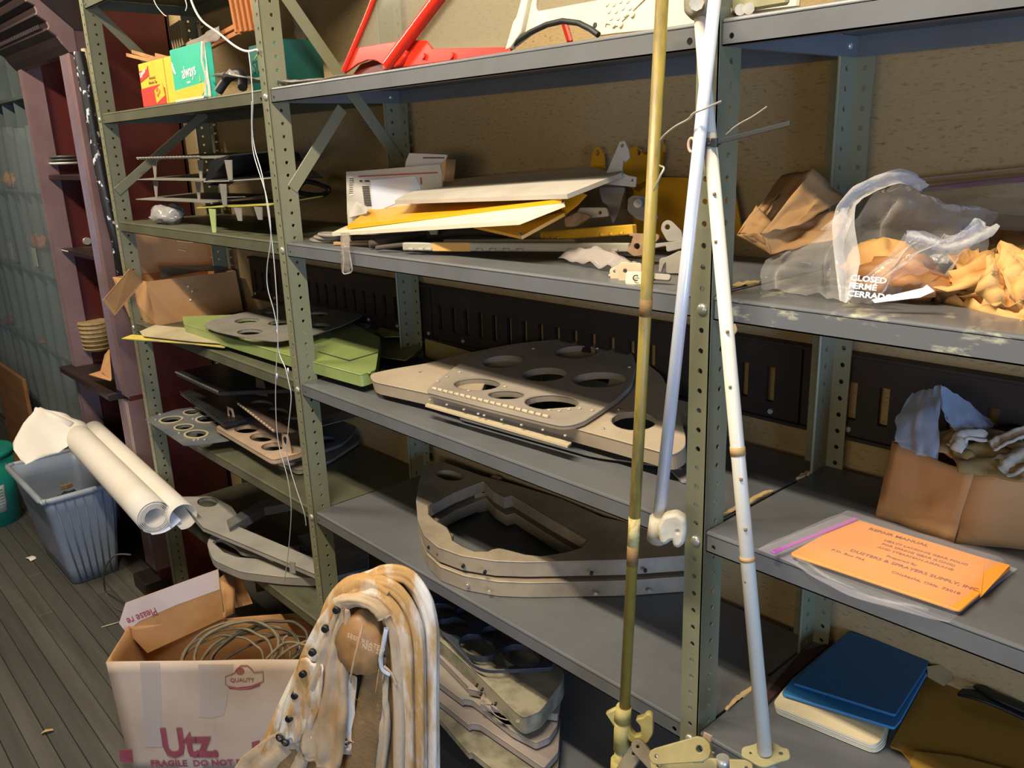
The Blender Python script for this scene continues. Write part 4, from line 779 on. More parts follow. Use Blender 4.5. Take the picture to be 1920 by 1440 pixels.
for k, (P, w, sd) in enumerate((
    ([H(1752, 548, z=Z2+.004), H(1790, 520, y=.12), H(1850, 490, y=.15), H(1870, 482, y=.17)], [.02, .05, .05, .02], 1), ([H(1875, 485, y=.12), H(1890, 500, y=.11), H(1895, 540, y=.1), H(1890, 575, y=.09)], [.03, .05, .07, .03], 2),
    ([H(1760, 558, z=Z2+.003), H(1820, 568, z=Z2+.004), H(1880, 584, z=Z2+.004), H(1930, 592, z=Z2+.004)], [.014, .022, .02, .03], 3), ([H(1870, 480, y=.16), H(1895, 478, y=.15), H(1930, 500, y=.12), H(1940, 560, y=.1)], [.03, .04, .06, .05], 4), ([H(1770, 545, z=Z2+.01), H(1830, 535, y=.14), H(1880, 530, y=.16)], [.02, .05, .05], 6))):
    obj('paper_scrap', ribbon(P, w, .0012, (.3, -.7, .8), sm=7, wav=.012, ws=26, seed=sd, nv=7), tornm, t)
t = obj('kraft_paper', crumple((H(1640, 520, y=.16).x, .17, Z2+.035), .05, .04, .035, 3, amp=.4), tornm); tag(t, 'ball of kraft paper inside the clear plastic bag', 'paper')
t = obj('kraft_paper', crumple((H(1690, 540, y=.13).x, .13, Z2+.025), .06, .045, .028, 8, amp=.5), M('tape_brown', 'a8743f', '8f5d30', rough=.6)); tag(t, 'flat brown paper wad inside the clear plastic bag behind the white print', 'paper')
t = thing('zip_bag', 'large clear zip bag with a purple zip lying along the back wall', 'bag', H(1830, 360, y=.38))
prp = M('purple_zip', '6b4a5c', '5c3d4e', rough=.5)
obj('bag_sheet', quad_sheet((H(1700, 420, y=.28), H(1990, 440, y=.28), H(1990, 318, y=.375), H(1690, 345, y=.375)), 16, 8, .012, 3, .0007), film('dull_poly', 'c7b9a2', .2), t)
obj('zip', bar(H(1715, 357, y=.36), H(1990, 328, y=.36), .008, .005, (0, 1, 0)), prp, t); obj('zip', bar(H(1700, 338, y=.38), H(1990, 308, y=.38), .004, .003, (0, 1, 0)), M('faint_purple', '8a7362', rough=.6), t)
t = obj('brown_parcel', quad_sheet((H(1830, 500, y=.24), H(1990, 520, y=.2), H(1990, 410, y=.3), H(1850, 405, y=.33)), 10, 8, .01, 4, .003), M('dim_brown_card', '84602f', '6f4f26', rough=.85)); tag(t, 'brown parcel paper behind the clear bag at the right edge', 'paper')
def torn_strip(label, pts, m=None):
    P = [H(*p, z=z) for p, z in pts]
    t = obj('torn_tape', ribbon(P, [.004+.006*abs(nz((k, 2, 1), .9, 1)) for k in range(len(P))], .0008, (0, 0, 1), sm=4, wav=.004, ws=30), m or M('torn_tape', 'cdb078', 'b8965c', rough=.8)); tag(t, label, 'tape'); return t
torn_strip('torn tape over the seam of the second board', [((1366, 540), Z2+.002), ((1395, 532), Z2+.004), ((1425, 529), Z2+.002)])
torn_strip('torn tape along the board seam left of the orange envelope', [((1348, 968), .003), ((1370, 958), .004), ((1400, 945), .003), ((1430, 926), .005), ((1450, 920), .003)])
torn_strip('small torn tape scrap at the rear of the seam above the orange envelope', [((1494, 897), .002), ((1510, 890), .003), ((1525, 880), .002)])
torn_strip('torn tape along the board seam beside the white pole foot', [((1362, 1330), Z4+.003), ((1380, 1312), Z4+.004), ((1400, 1298), Z4+.003), ((1440, 1268), Z4+.004)])
t = obj('torn_tape', ribbon([H(1374, 610, y=.001), H(1377, 618, y=-.001), H(1373, 624, y=-.002)], .008, .0008, (0, -1, 0), sm=4), M('torn_tape', 'cdb078')); tag(t, 'pale tape tag hanging from the scuffed second board edge', 'tape')
# ================================================================ right bay, third board
t = thing('carton_open', 'open brown box stuffed with blue film and rags at the right edge', 'box', H(1780, 1015, z=0))
A = H(1645, 966, z=.001); B = H(1790, 1018, z=.001); Cc = B+Vector((.30, .17, 0)); up_ = Vector((-.0, .0, 0))
At, Bt, Ct = H(1676, 829, y=A.y+.005), H(1827, 887, y=B.y+.0), H(1990, 930, y=B.y+.1)
bx = M('ochre_brown_card', 'a67c4c', '936b3e', rough=.8, scale=4, bump=.1, bscale=20)
obj('box_wall', quad_sheet((A, B, Bt, At), 10, 8, .006, 2, .004), bx, t)
obj('box_wall', quad_sheet((B, Cc, Cc+Vector((-.02, .0, .12)), Bt), 10, 8, .008, 3, .004), bx, t)
Ar = A+Vector((.06, .13, 0)); obj('box_wall', quad_sheet((A, Ar, Ar+Vector((.02, 0, .13)), At), 6, 6, .003, 4, .004), bx, t)
obj('box_wall', quad_sheet((Ar, Cc, Cc+Vector((0, 0, .12)), Ar+Vector((.02, 0, .13))), 6, 6, .003, 5, .004), bx, t)
bf = film('blue_film', '9aa6b8', .95, rough=.2)
t = thing('blue_film', 'bluish plastic film folded over the edge of the brown box', 'film', At)
obj('film_sheet', path_sheet([[H(1678, 830, y=.21), H(1720, 850, y=.2), H(1762, 860, y=.2)], [H(1680, 780, y=.23), H(1720, 780, y=.22), H(1762, 790, y=.22)], [H(1710, 737, y=.26), H(1740, 730, y=.26), H(1763, 722, y=.26)]], 14, 12, .004, 2), bf, t)
obj('film_sheet', path_sheet([[H(1763, 722, y=.26), H(1800, 745, y=.28), H(1866, 796, y=.3)], [H(1764, 760, y=.24), H(1800, 780, y=.25), H(1860, 802, y=.27)], [H(1775, 790, y=.23), H(1805, 812, y=.23), H(1850, 806, y=.25)]], 14, 10, .003, 4), bf, t)
rag = M('dirty_rag', '9a7c4b', '75592f', rough=.9, scale=12, bump=.3); wht = M('dirty_white_rag', 'b3aca2', '8c7a5c', rough=.8, scale=20)
for k, (P, w, m, lab) in enumerate((
    ([H(1785, 858, y=.22), H(1800, 835, y=.24), H(1840, 842, y=.26), H(1920, 836, y=.28)], .05, rag, 'brown rag lump at the left of the stuffing in the brown box'), ([H(1790, 862, y=.21), H(1850, 866, y=.23), H(1930, 880, y=.23)], .05, M('tan_rag', '8d7443', '735c31', rough=.9), 'flat tan rag along the front of the brown box'),
    ([H(1786, 852, y=.215), H(1795, 840, y=.22), H(1806, 826, y=.23), H(1845, 830, y=.25)], .022, wht, 'white torn scrap on the rag lump in the brown box'), ([H(1872, 892, y=.22), H(1900, 878, y=.23), H(1945, 862, y=.25)], .035, wht, 'whitish rag at the right rim of the brown box'),
    ([H(1855, 852, y=.24), H(1880, 842, y=.25), H(1930, 828, y=.27)], .02, wht, 'pale twisted scrap lying across the rags in the brown box'))):
    t = obj('rag', ribbon([p+Vector((0, 0, .004*k)) for p in P], w, .004, (.2, -.5, .9), sm=7, wav=.005, ws=18, seed=k, nv=7), m); tag(t, lab, 'rag')
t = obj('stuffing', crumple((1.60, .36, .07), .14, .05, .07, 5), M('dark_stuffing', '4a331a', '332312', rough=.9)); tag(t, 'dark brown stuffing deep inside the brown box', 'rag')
orange = M('orange_envelope', 'f09a34', 'e88f2a', rough=.6, scale=3); zipf = film('zip_film', 'd6d4de', .16, rough=.12, bump=.25, bscale=15)
t = thing('zip_bag', 'clear zip bag with a pink zip holding the orange envelope', 'bag', H(1640, 1060, z=.001))
E1 = Pl((1.4, .1, .012), (0, 0, 1)); E0 = Pl((1.4, .1, .002), (0, 0, 1))
def bag_layer(z, lift, seed, fl=0):
    c = [H(1420, 1030, z=z), H(1780, 1166, z=z-.004), H(1908, 1066, z=z), H(1580, 965, z=z)]; sag = smooth([H(1420, 1030, z=z), H(1480, 1055, z=z-.002), H(1530, 1084, z=z-.007), H(1590, 1116, z=z-.011), H(1680, 1143, z=z-.006), H(1780, 1167, z=z-.004)], 6)
    def fn(a, b):
        p = sag[min(len(sag)-1, int(round(a*(len(sag)-1))))].lerp(c[3].lerp(c[2], a), b); e = min(1, 11*min(a, 1-a, b, 1-b))
        p.z += lift*e+nz((a*4, b*3, seed), 1.5, .002)
        return p
    return grid(fn, 30, 14, 0)
obj('bag_sheet', bag_layer(.002, .0, 3), zipf, t); obj('bag_sheet', bag_layer(.004, .021, 6, 1), film('zip_film_top', 'cfcad0', .07, rough=.15, bump=.2, bscale=15), t)
pk2 = M('pink_zip', 'b85fae', rough=.5); z0_, z1_ = H(1448, 1036, z=.012), H(1606, 972, z=.012)
obj('zip', bar(z0_, z1_, .007, .003), pk2, t)
t = thing('envelope', 'orange envelope printed with a supply company address inside the zip bag', 'envelope', H(1700, 1060, z=.006))
EO = Pl((1.4, .1, .008), (0, 0, 1)); ep = [(1482, 1040), (1598, 974), (1895, 1064), (1798, 1146)]
obj('envelope_body', EO.plate(ep, t=.004, bev=.001, rnd=.006), orange, t)
e0, ea, eb = EO.w(*EO.at(1482, 1040)), EO.w(*EO.at(1798, 1146)), EO.w(*EO.at(1598, 974)); ex_ = (ea-e0); ey_ = (eb-e0)
F_ = frame(e0+Vector((0, 0, .0024)), ex_, ey_); ew, eh = ex_.length, ey_.length; eink = M('envelope_ink', '8f4c1a', rough=.8)
for s_, sx, sy, sz, al, bo in (('REPAIR MANUAL', .22, .86, .013, 'LEFT', .0004), ('HEAVY LANDING GEAR FOLIO', .36, .73, .0095, 'LEFT', 0), ('FOR SPRING GEAR (LONG)', .37, .65, .0095, 'LEFT', 0), ('AND STEARMAN AIRPLANE', .37, .57, .0095, 'LEFT', 0), ('Prepared By', .55, .46, .0095, 'CENTER', 0), ('DUSTERS & SPRAYERS SUPPLY, INC.', .26, .36, .0125, 'LEFT', .0003), ('P.O. Box 766', .17, .27, .010, 'LEFT', 0), ('Chickasha, Okla. 73018', .56, .22, .0105, 'LEFT', 0)):
    obj('lettering', text(s_, sz*.84, F_ @ Matrix.Translation((sx*ew, sy*eh, 0)), align=al, bold=bo*.4), eink, t)
obj('fold', poly3([EO.w(*EO.at(1838, 1126), .006), EO.w(*EO.at(1845, 1062), .012), EO.w(*EO.at(1893, 1066), .005), EO.w(*EO.at(1840, 1124), .005)], .002), orange, t)
# ================================================================ right bay, fourth board
bl = M('blue_folder', '1f5a82', '1a4f74', rough=.55, scale=4); bl2 = M('blue_folder_light', '2b6f9b', rough=.55)
Fq = lambda z: Pl((1.3, .2, Z4+z), (0, 0, 1))
creamp = M('cream_booklet', 'd8c7a0', 'c7b48a', rough=.8, scale=6); yelp = M('mustard_folder', '96701c', '836017', rough=.7, scale=3)
t = thing('folder', 'upper mustard yellow folder spread over the right fourth board', 'folder', H(1800, 1350, z=Z4)); obj('folder_cover', Fq(.006).plate([(1668, 1400), (1735, 1275), (1800, 1260), (1990, 1330), (1990, 1460), (1716, 1440), (1690, 1408)], t=.003, rnd=.004), yelp, t); obj('folder_cover', Fq(.01).plate([(1705, 1432), (1716, 1410), (1800, 1420), (1990, 1470), (1990, 1500), (1730, 1460)], t=.003, rnd=.004), yelp, t)
for k, (z, d) in enumerate(((.004, 12), (.009, 8), (.014, 4), (.019, 0))):
    t = obj('booklet', Fq(z).plate([(1448+d*.3, 1322+d), (1470, 1292+d), (1570, 1215), (1690, 1250), (1655+d*.4, 1385+d*1.2), (1640, 1400+d)], t=.004, rnd=.012), creamp if k % 2 else M('pale_booklet', 'e3d8bd', 'd0c09b', rough=.8)); tag(t, ('bottom cream booklet of the pile under the blue folders', 'second lowest cream booklet of the pile under the blue folders', 'second highest cream booklet of the pile under the blue folders', 'topmost cream booklet directly under the blue folders')[k], 'booklet', 'cream booklets on the fourth right board')
t = obj('folder', Fq(.027).plate([(1467, 1302), (1486, 1275), (1590, 1188), (1742, 1232), (1738, 1262), (1688, 1352), (1676, 1366)], t=.005, bev=.001, rnd=.004), bl2); tag(t, 'lighter blue folder under the dark blue folder', 'folder')
t = obj('folder', Fq(.035).plate([(1487, 1282), (1592, 1186), (1742, 1232), (1738, 1250), (1678, 1342)], t=.005, bev=.001, rnd=.004), bl); tag(t, 'dark blue folder on top of the booklet pile', 'folder')
t = obj('paper_label', Pl(H(1765, 1265, z=Z4+.03), (.3, -.5, 1)).plate([(1738, 1250), (1775, 1245), (1786, 1252), (1785, 1275), (1770, 1286), (1740, 1270)], t=.002), M('dim_cream', '8a7850', rough=.8)); tag(t, 'rounded cream card behind the blue folders', 'card')
t = obj('black_strap', ribbon([H(1800, 1300, z=Z4+.02), H(1850, 1310, z=Z4+.03), H(1930, 1345, z=Z4+.02)], [.02, .03, .03], .004, (0, 0, 1)), black); tag(t, 'black strap end lying on the mustard folder', 'strap')
t = obj('black_strap', ribbon([H(1835, 1288, z=Z4+.03), H(1870, 1310, z=Z4+.035), H(1930, 1335, z=Z4+.03)], [.02, .015, .02], .004, (0, 0, 1)), black); tag(t, 'second black strap crossing the strap on the mustard folder', 'strap')
t = obj('dark_folder', Fq(.004).plate([(1430, 1330), (1480, 1275), (1560, 1205), (1500, 1225), (1420, 1320)], t=.004), M('dark_red_card', '3a1d12', rough=.8)); tag(t, 'dark reddish card edge behind the blue folders', 'card')
# ================================================================ poles at the third post
yrod = M('yellow_rod_paint', '86742f', '655630', rough=.45, scale=14, lo=.5, hi=.64, bump=.1, stretch=(2.5, 2.5, .6)); alum = M('polished_tube', 'd3d6da', 'c6cad0', rough=.28, metal=.25, scale=5); wpole = M('white_pole_paint', 'd2cab6', 'c0b294', rough=.35, scale=10, lo=.55, hi=.8)
t = thing('control_rod', 'tall yellow painted rod with rust spots leaning at the perforated post', 'rod', H(1165, 1420, y=-.07))
p0_, p1_ = H(1243, -30, y=-.06), H(1170, 1345, y=-.07)
def lp(v): return p0_.lerp(p1_, (v+30)/1375)
obj('rod', cyl(p0_, p1_, .0083, 14, .0086), yrod, t)
for a, b, c in ((890, 950, 'bare'), (950, 992, 'rust'), (1318, 1338, 'rust'), (470, 500, 'rust')): obj('paint_wear', cyl(lp(a), lp(b), .0089, 14), M('rust_band', '8a6a35', '6d4f2a', rough=.7, scale=30) if c == 'rust' else M('chipped_yellow', 'c9b878', 'a08a4c', rough=.6, scale=30, lo=.45, hi=.55), t)
ycl = M('pale_yellow_clevis', 'b3a563', '8c7c42', rough=.5, scale=16)
q0, q1 = H(1167, 1350, y=-.07), H(1163, 1430, y=-.075)
obj('socket', join(cyl(H(1170, 1325, y=-.07), q0, .0125, 14, .0145), cyl(q0, H(1165, 1405, y=-.07), .0135, 14), cyl(H(1165, 1405, y=-.07), H(1162, 1460, y=-.07), .0115, 14), cyl(H(1163, 1425, y=-.07), H(1162, 1462, y=-.07), .016, 14)), ycl, t)
YK = Pl(H(1170, 1370, y=-.07), (.5, -.85, .1))
obj('yoke', YK.plate(rounded_px([(1172, 1362), (1182, 1384), (1198, 1392), (1214, 1388), (1223, 1372), (1223, 1340), (1215, 1336), (1208, 1344), (1194, 1346), (1204, 1358), (1206, 1376), (1192, 1380), (1182, 1368), (1178, 1352)]), t=.014, bev=.002), ycl, t)
obj('yoke', YK.plate([(1140, 1336), (1156, 1328), (1168, 1345), (1166, 1362), (1155, 1360)], t=.012, bev=.002), ycl, t)
t = thing('push_tube', 'polished aluminium tube with a white cast end hanging at the post', 'tube', H(1240, 1000, y=-.05))
p0_, p1_ = H(1341, -10, y=-.05), H(1234, 985, y=-.05)
obj('tube', cyl(p0_, p1_, .0078, 18, .0092), alum, t)
cast = M('cast_white', 'bdb5a0', '9f947c', rough=.6, scale=25, bump=.2)
obj('end_socket', cyl(H(1238, 968, y=-.05), H(1231, 1015, y=-.05), .0155, 16, bev=.003), cast, t)
EC = Pl(H(1255, 995, y=-.055), (.5, -.85, .1))
obj('end_fitting', EC.plate(rounded_px([(1240, 985), (1250, 968), (1268, 964), (1281, 972), (1282, 992), (1278, 1012), (1270, 1018), (1266, 1002), (1256, 1004), (1246, 1012)]), [(1272, 992, .005)], t=.026, bev=.005), cast, t)
t = thing('push_rod', 'long white painted pole with an oval foot plate beside the perforated post', 'rod', H(1436, 1430, y=-.05))
p0_, p1_ = H(1309, 20, y=-.02), H(1434, 1412, y=-.05)
obj('rod', join(cyl(H(1312, 30, y=-.02), H(1330, 250, y=-.03), .0075, 14, .0088), cyl(H(1330, 250, y=-.03), p1_, .0088, 14, .0104)), wpole, t)
def lw(v): return H(1330, 250, y=-.03).lerp(p1_, (v-250)/1162)
for a, b in ((806, 822), (1015, 1024)): obj('wear_band', cyl(lw(a), lw(b), .0104, 14), M('brown_band', 'b8925c', '9b7a4a', rough=.6), t)
for v, dx in ((350, .002), (432, -.002), (590, .003), (690, .0), (860, .004), (955, .004), (1058, -.003), (258, 0)): obj('chip', cyl(lw(v)+Vector((dx+.003, -.0082, 0)), lw(v+5)+Vector((dx+.003, -.0082, 0)), .0022, 6), M('chip_brown', '7a5f3c', rough=.8), t)
FP = Pl(H(1434, 1414, y=-.05), (.1, -.25, 1)); c_ = H(1434, 1414, y=-.05); fpm = M('olive_foot_plate', '9a9064', '857b52', rough=.5)
a_ = FP.at(1434, 1414); L_ = FP.at(1396, 1406); R__ = FP.at(1474, 1420)
ov = circ(a_[0], a_[1], .031, 16, .02)+[]
pts_ = [(L_[0]-.004, L_[1]), (L_[0]+.006, L_[1]+.012), (a_[0]-.01, a_[1]+.024), (a_[0]+.014, a_[1]+.022), (R__[0]-.004, R__[1]+.012), (R__[0]+.006, R__[1]), (R__[0]-.002, R__[1]-.01), (a_[0]+.01, a_[1]-.022), (a_[0]-.014, a_[1]-.022), (L_[0]+.004, L_[1]-.012)]
obj('foot_plate', xf(plate(rounded(pts_, .012), [circ(L_[0]+.01, L_[1], .003, 8), circ(R__[0]-.008, R__[1], .004, 8)], .005, .001), FP.m), fpm, t)
obj('foot_boss', cyl(c_+Vector((0, 0, -.003)), c_+Vector((.003, 0, -.04)), .0175, 18), M('grey_boss', '8f9184', '7a7b6c', rough=.5), t)
t = thing('top_fitting', 'dusty cast fitting bolted at the top of the white pole and silver tube', 'fitting', H(1305, 10, y=-.02))
obj('fitting_body', Pl(H(1305, 10, y=-.02), (.4, -.9, .1)).plate(rounded_px([(1291, -30), (1330, -30), (1325, 25), (1300, 30), (1292, 24)]), t=.03, bev=.004), M('dusty_fitting', '7d7560', '5f5844', rough=.7, scale=20), t)
obj('bolt', cyl(H(1306, 6, y=-.05), H(1306, 6, y=-.036), .009, 8), steel, t)
# zip tie and wire round the poles
tie = M('black_tie', '2b2b2b', rough=.5)
t = thing('zip_tie', 'black cable tie strapped around the white pole with its long tail sticking out', 'tie', lw(265))
obj('loop', tube([lw(268)+Vector((.0105*math.cos(a*PI/6), .0105*math.sin(a*PI/6), .001*math.cos(a*PI/6))) for a in range(12)], .003, 2, cyc=True), tie, t)
obj('tie_head', obox(lw(266)+Vector((.012, -.008, 0)), (.009, 0, 0), (0, .006, 0), (0, 0, .011), .001), tie, t)
obj('tail', bar(lw(266)+Vector((.012, -.008, 0)), H(1482, 231, y=-.03), .002, .0055, (0, 0, 1), .0005), tie, t)
lwire = M('lock_wire', 'a79f88', rough=.4, metal=.5)
t = obj('tie_wire', tube([H(1225, 358, y=-.075), H(1238, 330, y=-.075), H(1245, 315, y=-.07), H(1236, 310, y=-.06), H(1230, 300, y=-.05), H(1237, 265, y=-.06), H(1262, 240, y=-.065), H(1290, 224, y=-.068), H(1300, 213, y=-.07), H(1320, 204, y=-.068), H(1352, 190, y=-.05)], .0014, 6), lwire); tag(t, 'stiff wire bent from the yellow rod round the silver tube', 'wire')
t = obj('tie_wire', tube([H(1362, 252, y=-.03), H(1375, 240, y=-.03), H(1390, 230, y=-.03), H(1412, 218, y=-.03), H(1438, 200, y=-.03)], .001, 5), lwire); tag(t, 'thin wire end sticking out above the cable tie tail', 'wire')
t = obj('wire_ring', tube([H(1297+6*math.cos(a*PI/5), 272+13*math.sin(a*PI/5), y=-.035) for a in range(10)], .002, 2, cyc=True), M('pinkish_ring', 'b09a8a', rough=.5)); tag(t, 'small pinkish ring behind the silver tube', 'ring')
# linkages at the foot
lkm = M('olive_brass_linkage', 'a08f5c', '877744', rough=.4, scale=12); lkd = M('brown_linkage', '7a6c50', '5f5340', rough=.5, scale=12)
def link(px0, px1, w0, w1, y, m, t, name='link_arm', tk=.012):
    P = Pl(H(*px0, y=y), (.35, -.75, .55)); a, b = Vector(P.at(*px0)), Vector(P.at(*px1)); d = (b-a).normalized(); n = Vector((-d.y, d.x))
    o = [tuple(a+(-d*math.cos(k*PI/5-PI/2+PI/2)*0+n*math.cos(k*PI/5)*w0-d*math.sin(k*PI/5)*w0)) for k in range(6)]+[tuple(b+(-n*math.cos(k*PI/5)*w1+d*math.sin(k*PI/5)*w1)) for k in range(6)]
    return obj(name, xf(plate(o, [circ(a.x, a.y, w0*.4, 10), circ(b.x, b.y, w1*.4, 10)], tk, .0015), P.m), m, t), P
t = thing('bell_crank', 'brassy olive linkage arms bolted together at the foot of the perforated post', 'linkage', H(1280, 1410, y=-.08))
link((1312, 1404), (1232, 1418), .016, .010, -.085, lkm, t); link((1236, 1434), (1400, 1440), .012, .010, -.09, lkm, t); link((1197, 1400), (1232, 1440), .010, .009, -.07, lkd, t); link((1190, 1412), (1168, 1450), .011, .010, -.06, lkd, t, tk=.02)
for u, v, r in ((1232, 1417, .0075),):
    b_ = H(u, v, y=-.1); obj('bolt_head', cyl(b_, b_+Vector((-.006, .014, -.012)), r, 6, bev=.001), steel, t)
obj('pin', cyl(H(1310, 1430, y=-.09), H(1308, 1412, y=-.085), .008, 12), steel, t); obj('pin', cyl(H(1356, 1440, y=-.095), H(1355, 1420, y=-.095), .009, 12), steel, t)
t = obj('paper_tag', ribbon([H(1328, 1376, y=-.01), H(1324, 1400, y=-.014), H(1330, 1424, y=-.016), H(1332, 1408, y=-.02)], .014, .0008, (.2, -1, 0), sm=6), M('peeling_tape', 'b59a76', '8a7c6c', rough=.6)); tag(t, 'peeling tape curl at the foot of the perforated post', 'tape')
# ================================================================ snack carton with coils of cable
pinkk = M('faded_print_card', 'c9b39c', 'b79e86', rough=.8, scale=3, bump=.08, bscale=12); mar = M('maroon_print', '8c3f47', '9c5258', rough=.8, scale=20)
t = thing('snack_carton', 'open snack carton with maroon print on the floor below the olive bay', 'carton', (-.28, -.2, ZF))
zt_ = -.83
A, B = Vector((-.495, -.444, zt_)), Vector((-.075, -.012, zt_)); dd = Vector((-.2, .17, 0)); Cc = A+Vector((-.15, .11, .0)); Dd = B+dd
A0, B0 = Vector((-.475, -.435, ZF+.002)), Vector((-.085, -.03, ZF+.002)); C0, D0 = A0+Vector((-.2, .19, 0)), B0+Vector((-.2, .19, 0))
obj('carton_wall', quad_sheet((A0, B0, B, A), 16, 10, .006, 1, .005), pinkk, t)
obj('carton_wall', quad_sheet((A0, C0, Cc, A), 8, 8, .006, 2, .005), kraft, t)
obj('carton_wall', quad_sheet((C0, D0, Dd, Cc), 8, 8, .006, 3, .005), kraft, t)
obj('carton_wall', quad_sheet((B0, D0, Dd, B), 8, 8, .006, 4, .005), kraft, t)
obj('carton_floor', poly3([A0, B0, D0, C0], .004), kraft, t)
c1, c2, c3, c4 = H(238, 1184, z=zt_), H(225, 1166, z=zt_+.03), H(238, 1130, z=zt_+.06), H(408, 1066, y=.0)
FL = Pl(H(300, 1170, z=zt_+.0), Vector((.72, -.60, .12)))
obj('flap', FL.plate([(224, 1168), (236, 1130), (409, 1067), (421, 1158), (277, 1224), (240, 1186)], t=.004), kraft, t)
obj('flap_print_band', FL.plate([(224, 1168), (236, 1130), (409, 1067), (413, 1104), (330, 1134), (262, 1164), (238, 1186)], t=.0012, lift=.0028), M('faded_lilac_card', 'd3bfb8', 'c3aea4', rough=.8), t)
a0 = FL.w(*FL.at(292, 1138), .004); a1 = FL.w(*FL.at(240, 1158), .004)
obj('lettering', text('Please re', .036, frame(a0, a1-a0, (a1-a0).cross(FL.n)*-1 if False else FL.n.cross(a1-a0)), bold=.0006, xs=.75), mar, t)
obj('flap', quad_sheet((H(418, 1160, z=zt_+.02), H(440, 1150, z=zt_+.0), H(440, 1062, z=zt_+.08), H(412, 1085, z=zt_+.06)), 4, 6, .002, 7, .003), kraft, t)
obj('flap', poly3([H(442, 1140, y=-.02), H(472, 1132, y=-.02), H(444, 1066, y=-.0), H(420, 1078, y=-.0)], .003), kraft, t)
FR_ = frame(A0+(A-A0)*0+(B0-A0).normalized().cross(Vector((0, 0, 1)))*.006, B0-A0, A-A0); fw_ = (B0-A0).length; fh_ = (A-A0).length
def fdec(o, m, t_=.001, lift=0): return obj('print', xf(plate(o, (), t_), FR_ @ Matrix.Translation((0, 0, .001+lift))), m, t)
FP_ = Pl((A0+B0+A+B)/4+(B0-A0).normalized().cross(Vector((0, 0, 1)))*.008, (B0-A0).cross(A-A0), B0-A0)
def fpx(o, m, t_=.001): return obj('print', FP_.plate(o, t=t_), m, t)
fpx([(224, 1406), (247, 1406), (249, 1430), (225, 1428)], mar); fpx([(472, 1392), (487, 1388), (482, 1412), (474, 1418)], mar)
a0, a1 = FP_.at(308, 1418), FP_.at(392, 1420); sz = .135
obj('lettering', text('Utz.', sz, FP_.m @ Matrix.Translation((FP_.at(307, 1418)[0], FP_.at(307, 1418)[1], .001)), bold=.005, xs=.74), mar, t)
obj('lettering', text('FRAGILE  DO NOT DROP', .030, FP_.m @ Matrix.Translation((*FP_.at(283, 1437), .001)), bold=.0008), mar, t)
for k, (u, v) in enumerate(((458, 1268),)):
    sh = [(423, 1268), (440, 1261), (444, 1254), (452, 1247), (464, 1247), (472, 1254), (476, 1260), (493, 1258), (494, 1276), (485, 1282), (470, 1290), (450, 1292), (430, 1288), (423, 1282)]
    P = [FP_.w(*FP_.at(*q), .001) for q in sh]; obj('emblem_outline', tube(P, .0012, 0, cyc=True, res=1), M('maroon_line', '9c5a58', rough=.8), t)
    fpx([(428, 1286), (445, 1289), (470, 1286), (488, 1279), (487, 1286), (470, 1292), (450, 1293), (430, 1291)], mar)
    obj('emblem_disc', FP_.plate([(450+8*math.cos(a), 1258+7*math.sin(a)) for a in [k*.6 for k in range(10)]][:10], t=.001), M('maroon_line', '9c5a58'), t)
    obj('lettering', text('QUALITY', .017, FP_.m @ Matrix.Translation((*FP_.at(432, 1278), .001)), bold=.0002), M('maroon_line', '9c5a58'), t)
for o in ([(262, 1242), (300, 1242), (304, 1400), (272, 1400)], [(372, 1245), (438, 1245), (420, 1340), (396, 1346), (372, 1344)], [(345, 1420), (385, 1418), (380, 1440), (335, 1440)]): obj('tape_strip', FP_.plate(o, t=.0006, lift=-.0004), film('parcel_tape', 'dccfc2', .35, rough=.2), t)
cable = M('tan_cable', '83765c', '6b5f47', rough=.5, scale=40)
t0 = None
for k in range(9):
    c = Vector((-.33+.012*k, -.18+.012*k, zt_-.06+.016*(k % 4))); r = .13+.012*(k % 3); tl = .75-.06*k
    ax = Vector((.70, .68, .12)).normalized(); ay = Vector((-.45+.05*k, .35, .9-.08*k)).normalized()
    P = [c+ax*r*1.0*math.cos(a*PI/10+.2*k)+ay*r*.62*math.sin(a*PI/10+.2*k)+Vector((0, 0, nz((a, k, 0), .7, .01))) for a in range(20)]
    t = obj('cable_coil', tube(P, .0048 if k % 2 else .0038, 3, cyc=True, res=1), cable if k < 6 else M('dark_cable', '4b4335', rough=.6)); tag(t, ('tan cable loop nearest the printed front of the snack carton', 'thick tan cable loop just behind the nearest one in the snack carton', 'thin tan cable loop third from the carton front', 'thick tan cable loop in the middle of the coils', 'thin tan cable loop behind the middle of the coils', 'thick tan cable loop at the back of the tan coils', 'thin dark cable loop nearest the tan coils', 'thick dark cable loop between the other dark loops', 'thin dark cable loop deepest in the snack carton')[k], 'cable', 'cable loops in the snack carton')
for k, (a, b, c) in enumerate((((520, 1235), (545, 1215), (580, 1200)), ((500, 1235), (535, 1205), (575, 1210)), ((530, 1232), (532, 1200), (540, 1192)))):
    t = obj('cable_end', tube([H(*a, z=zt_-.02), H(*b, z=zt_+.02), H(*c, z=zt_+.03)], .004, 5), cable); tag(t, ('loose cable end curving lowest at the right of the snack carton', 'longest loose cable end rising at the right of the snack carton', 'short upright cable end at the right of the snack carton')[k], 'cable', 'loose cable ends in the snack carton')
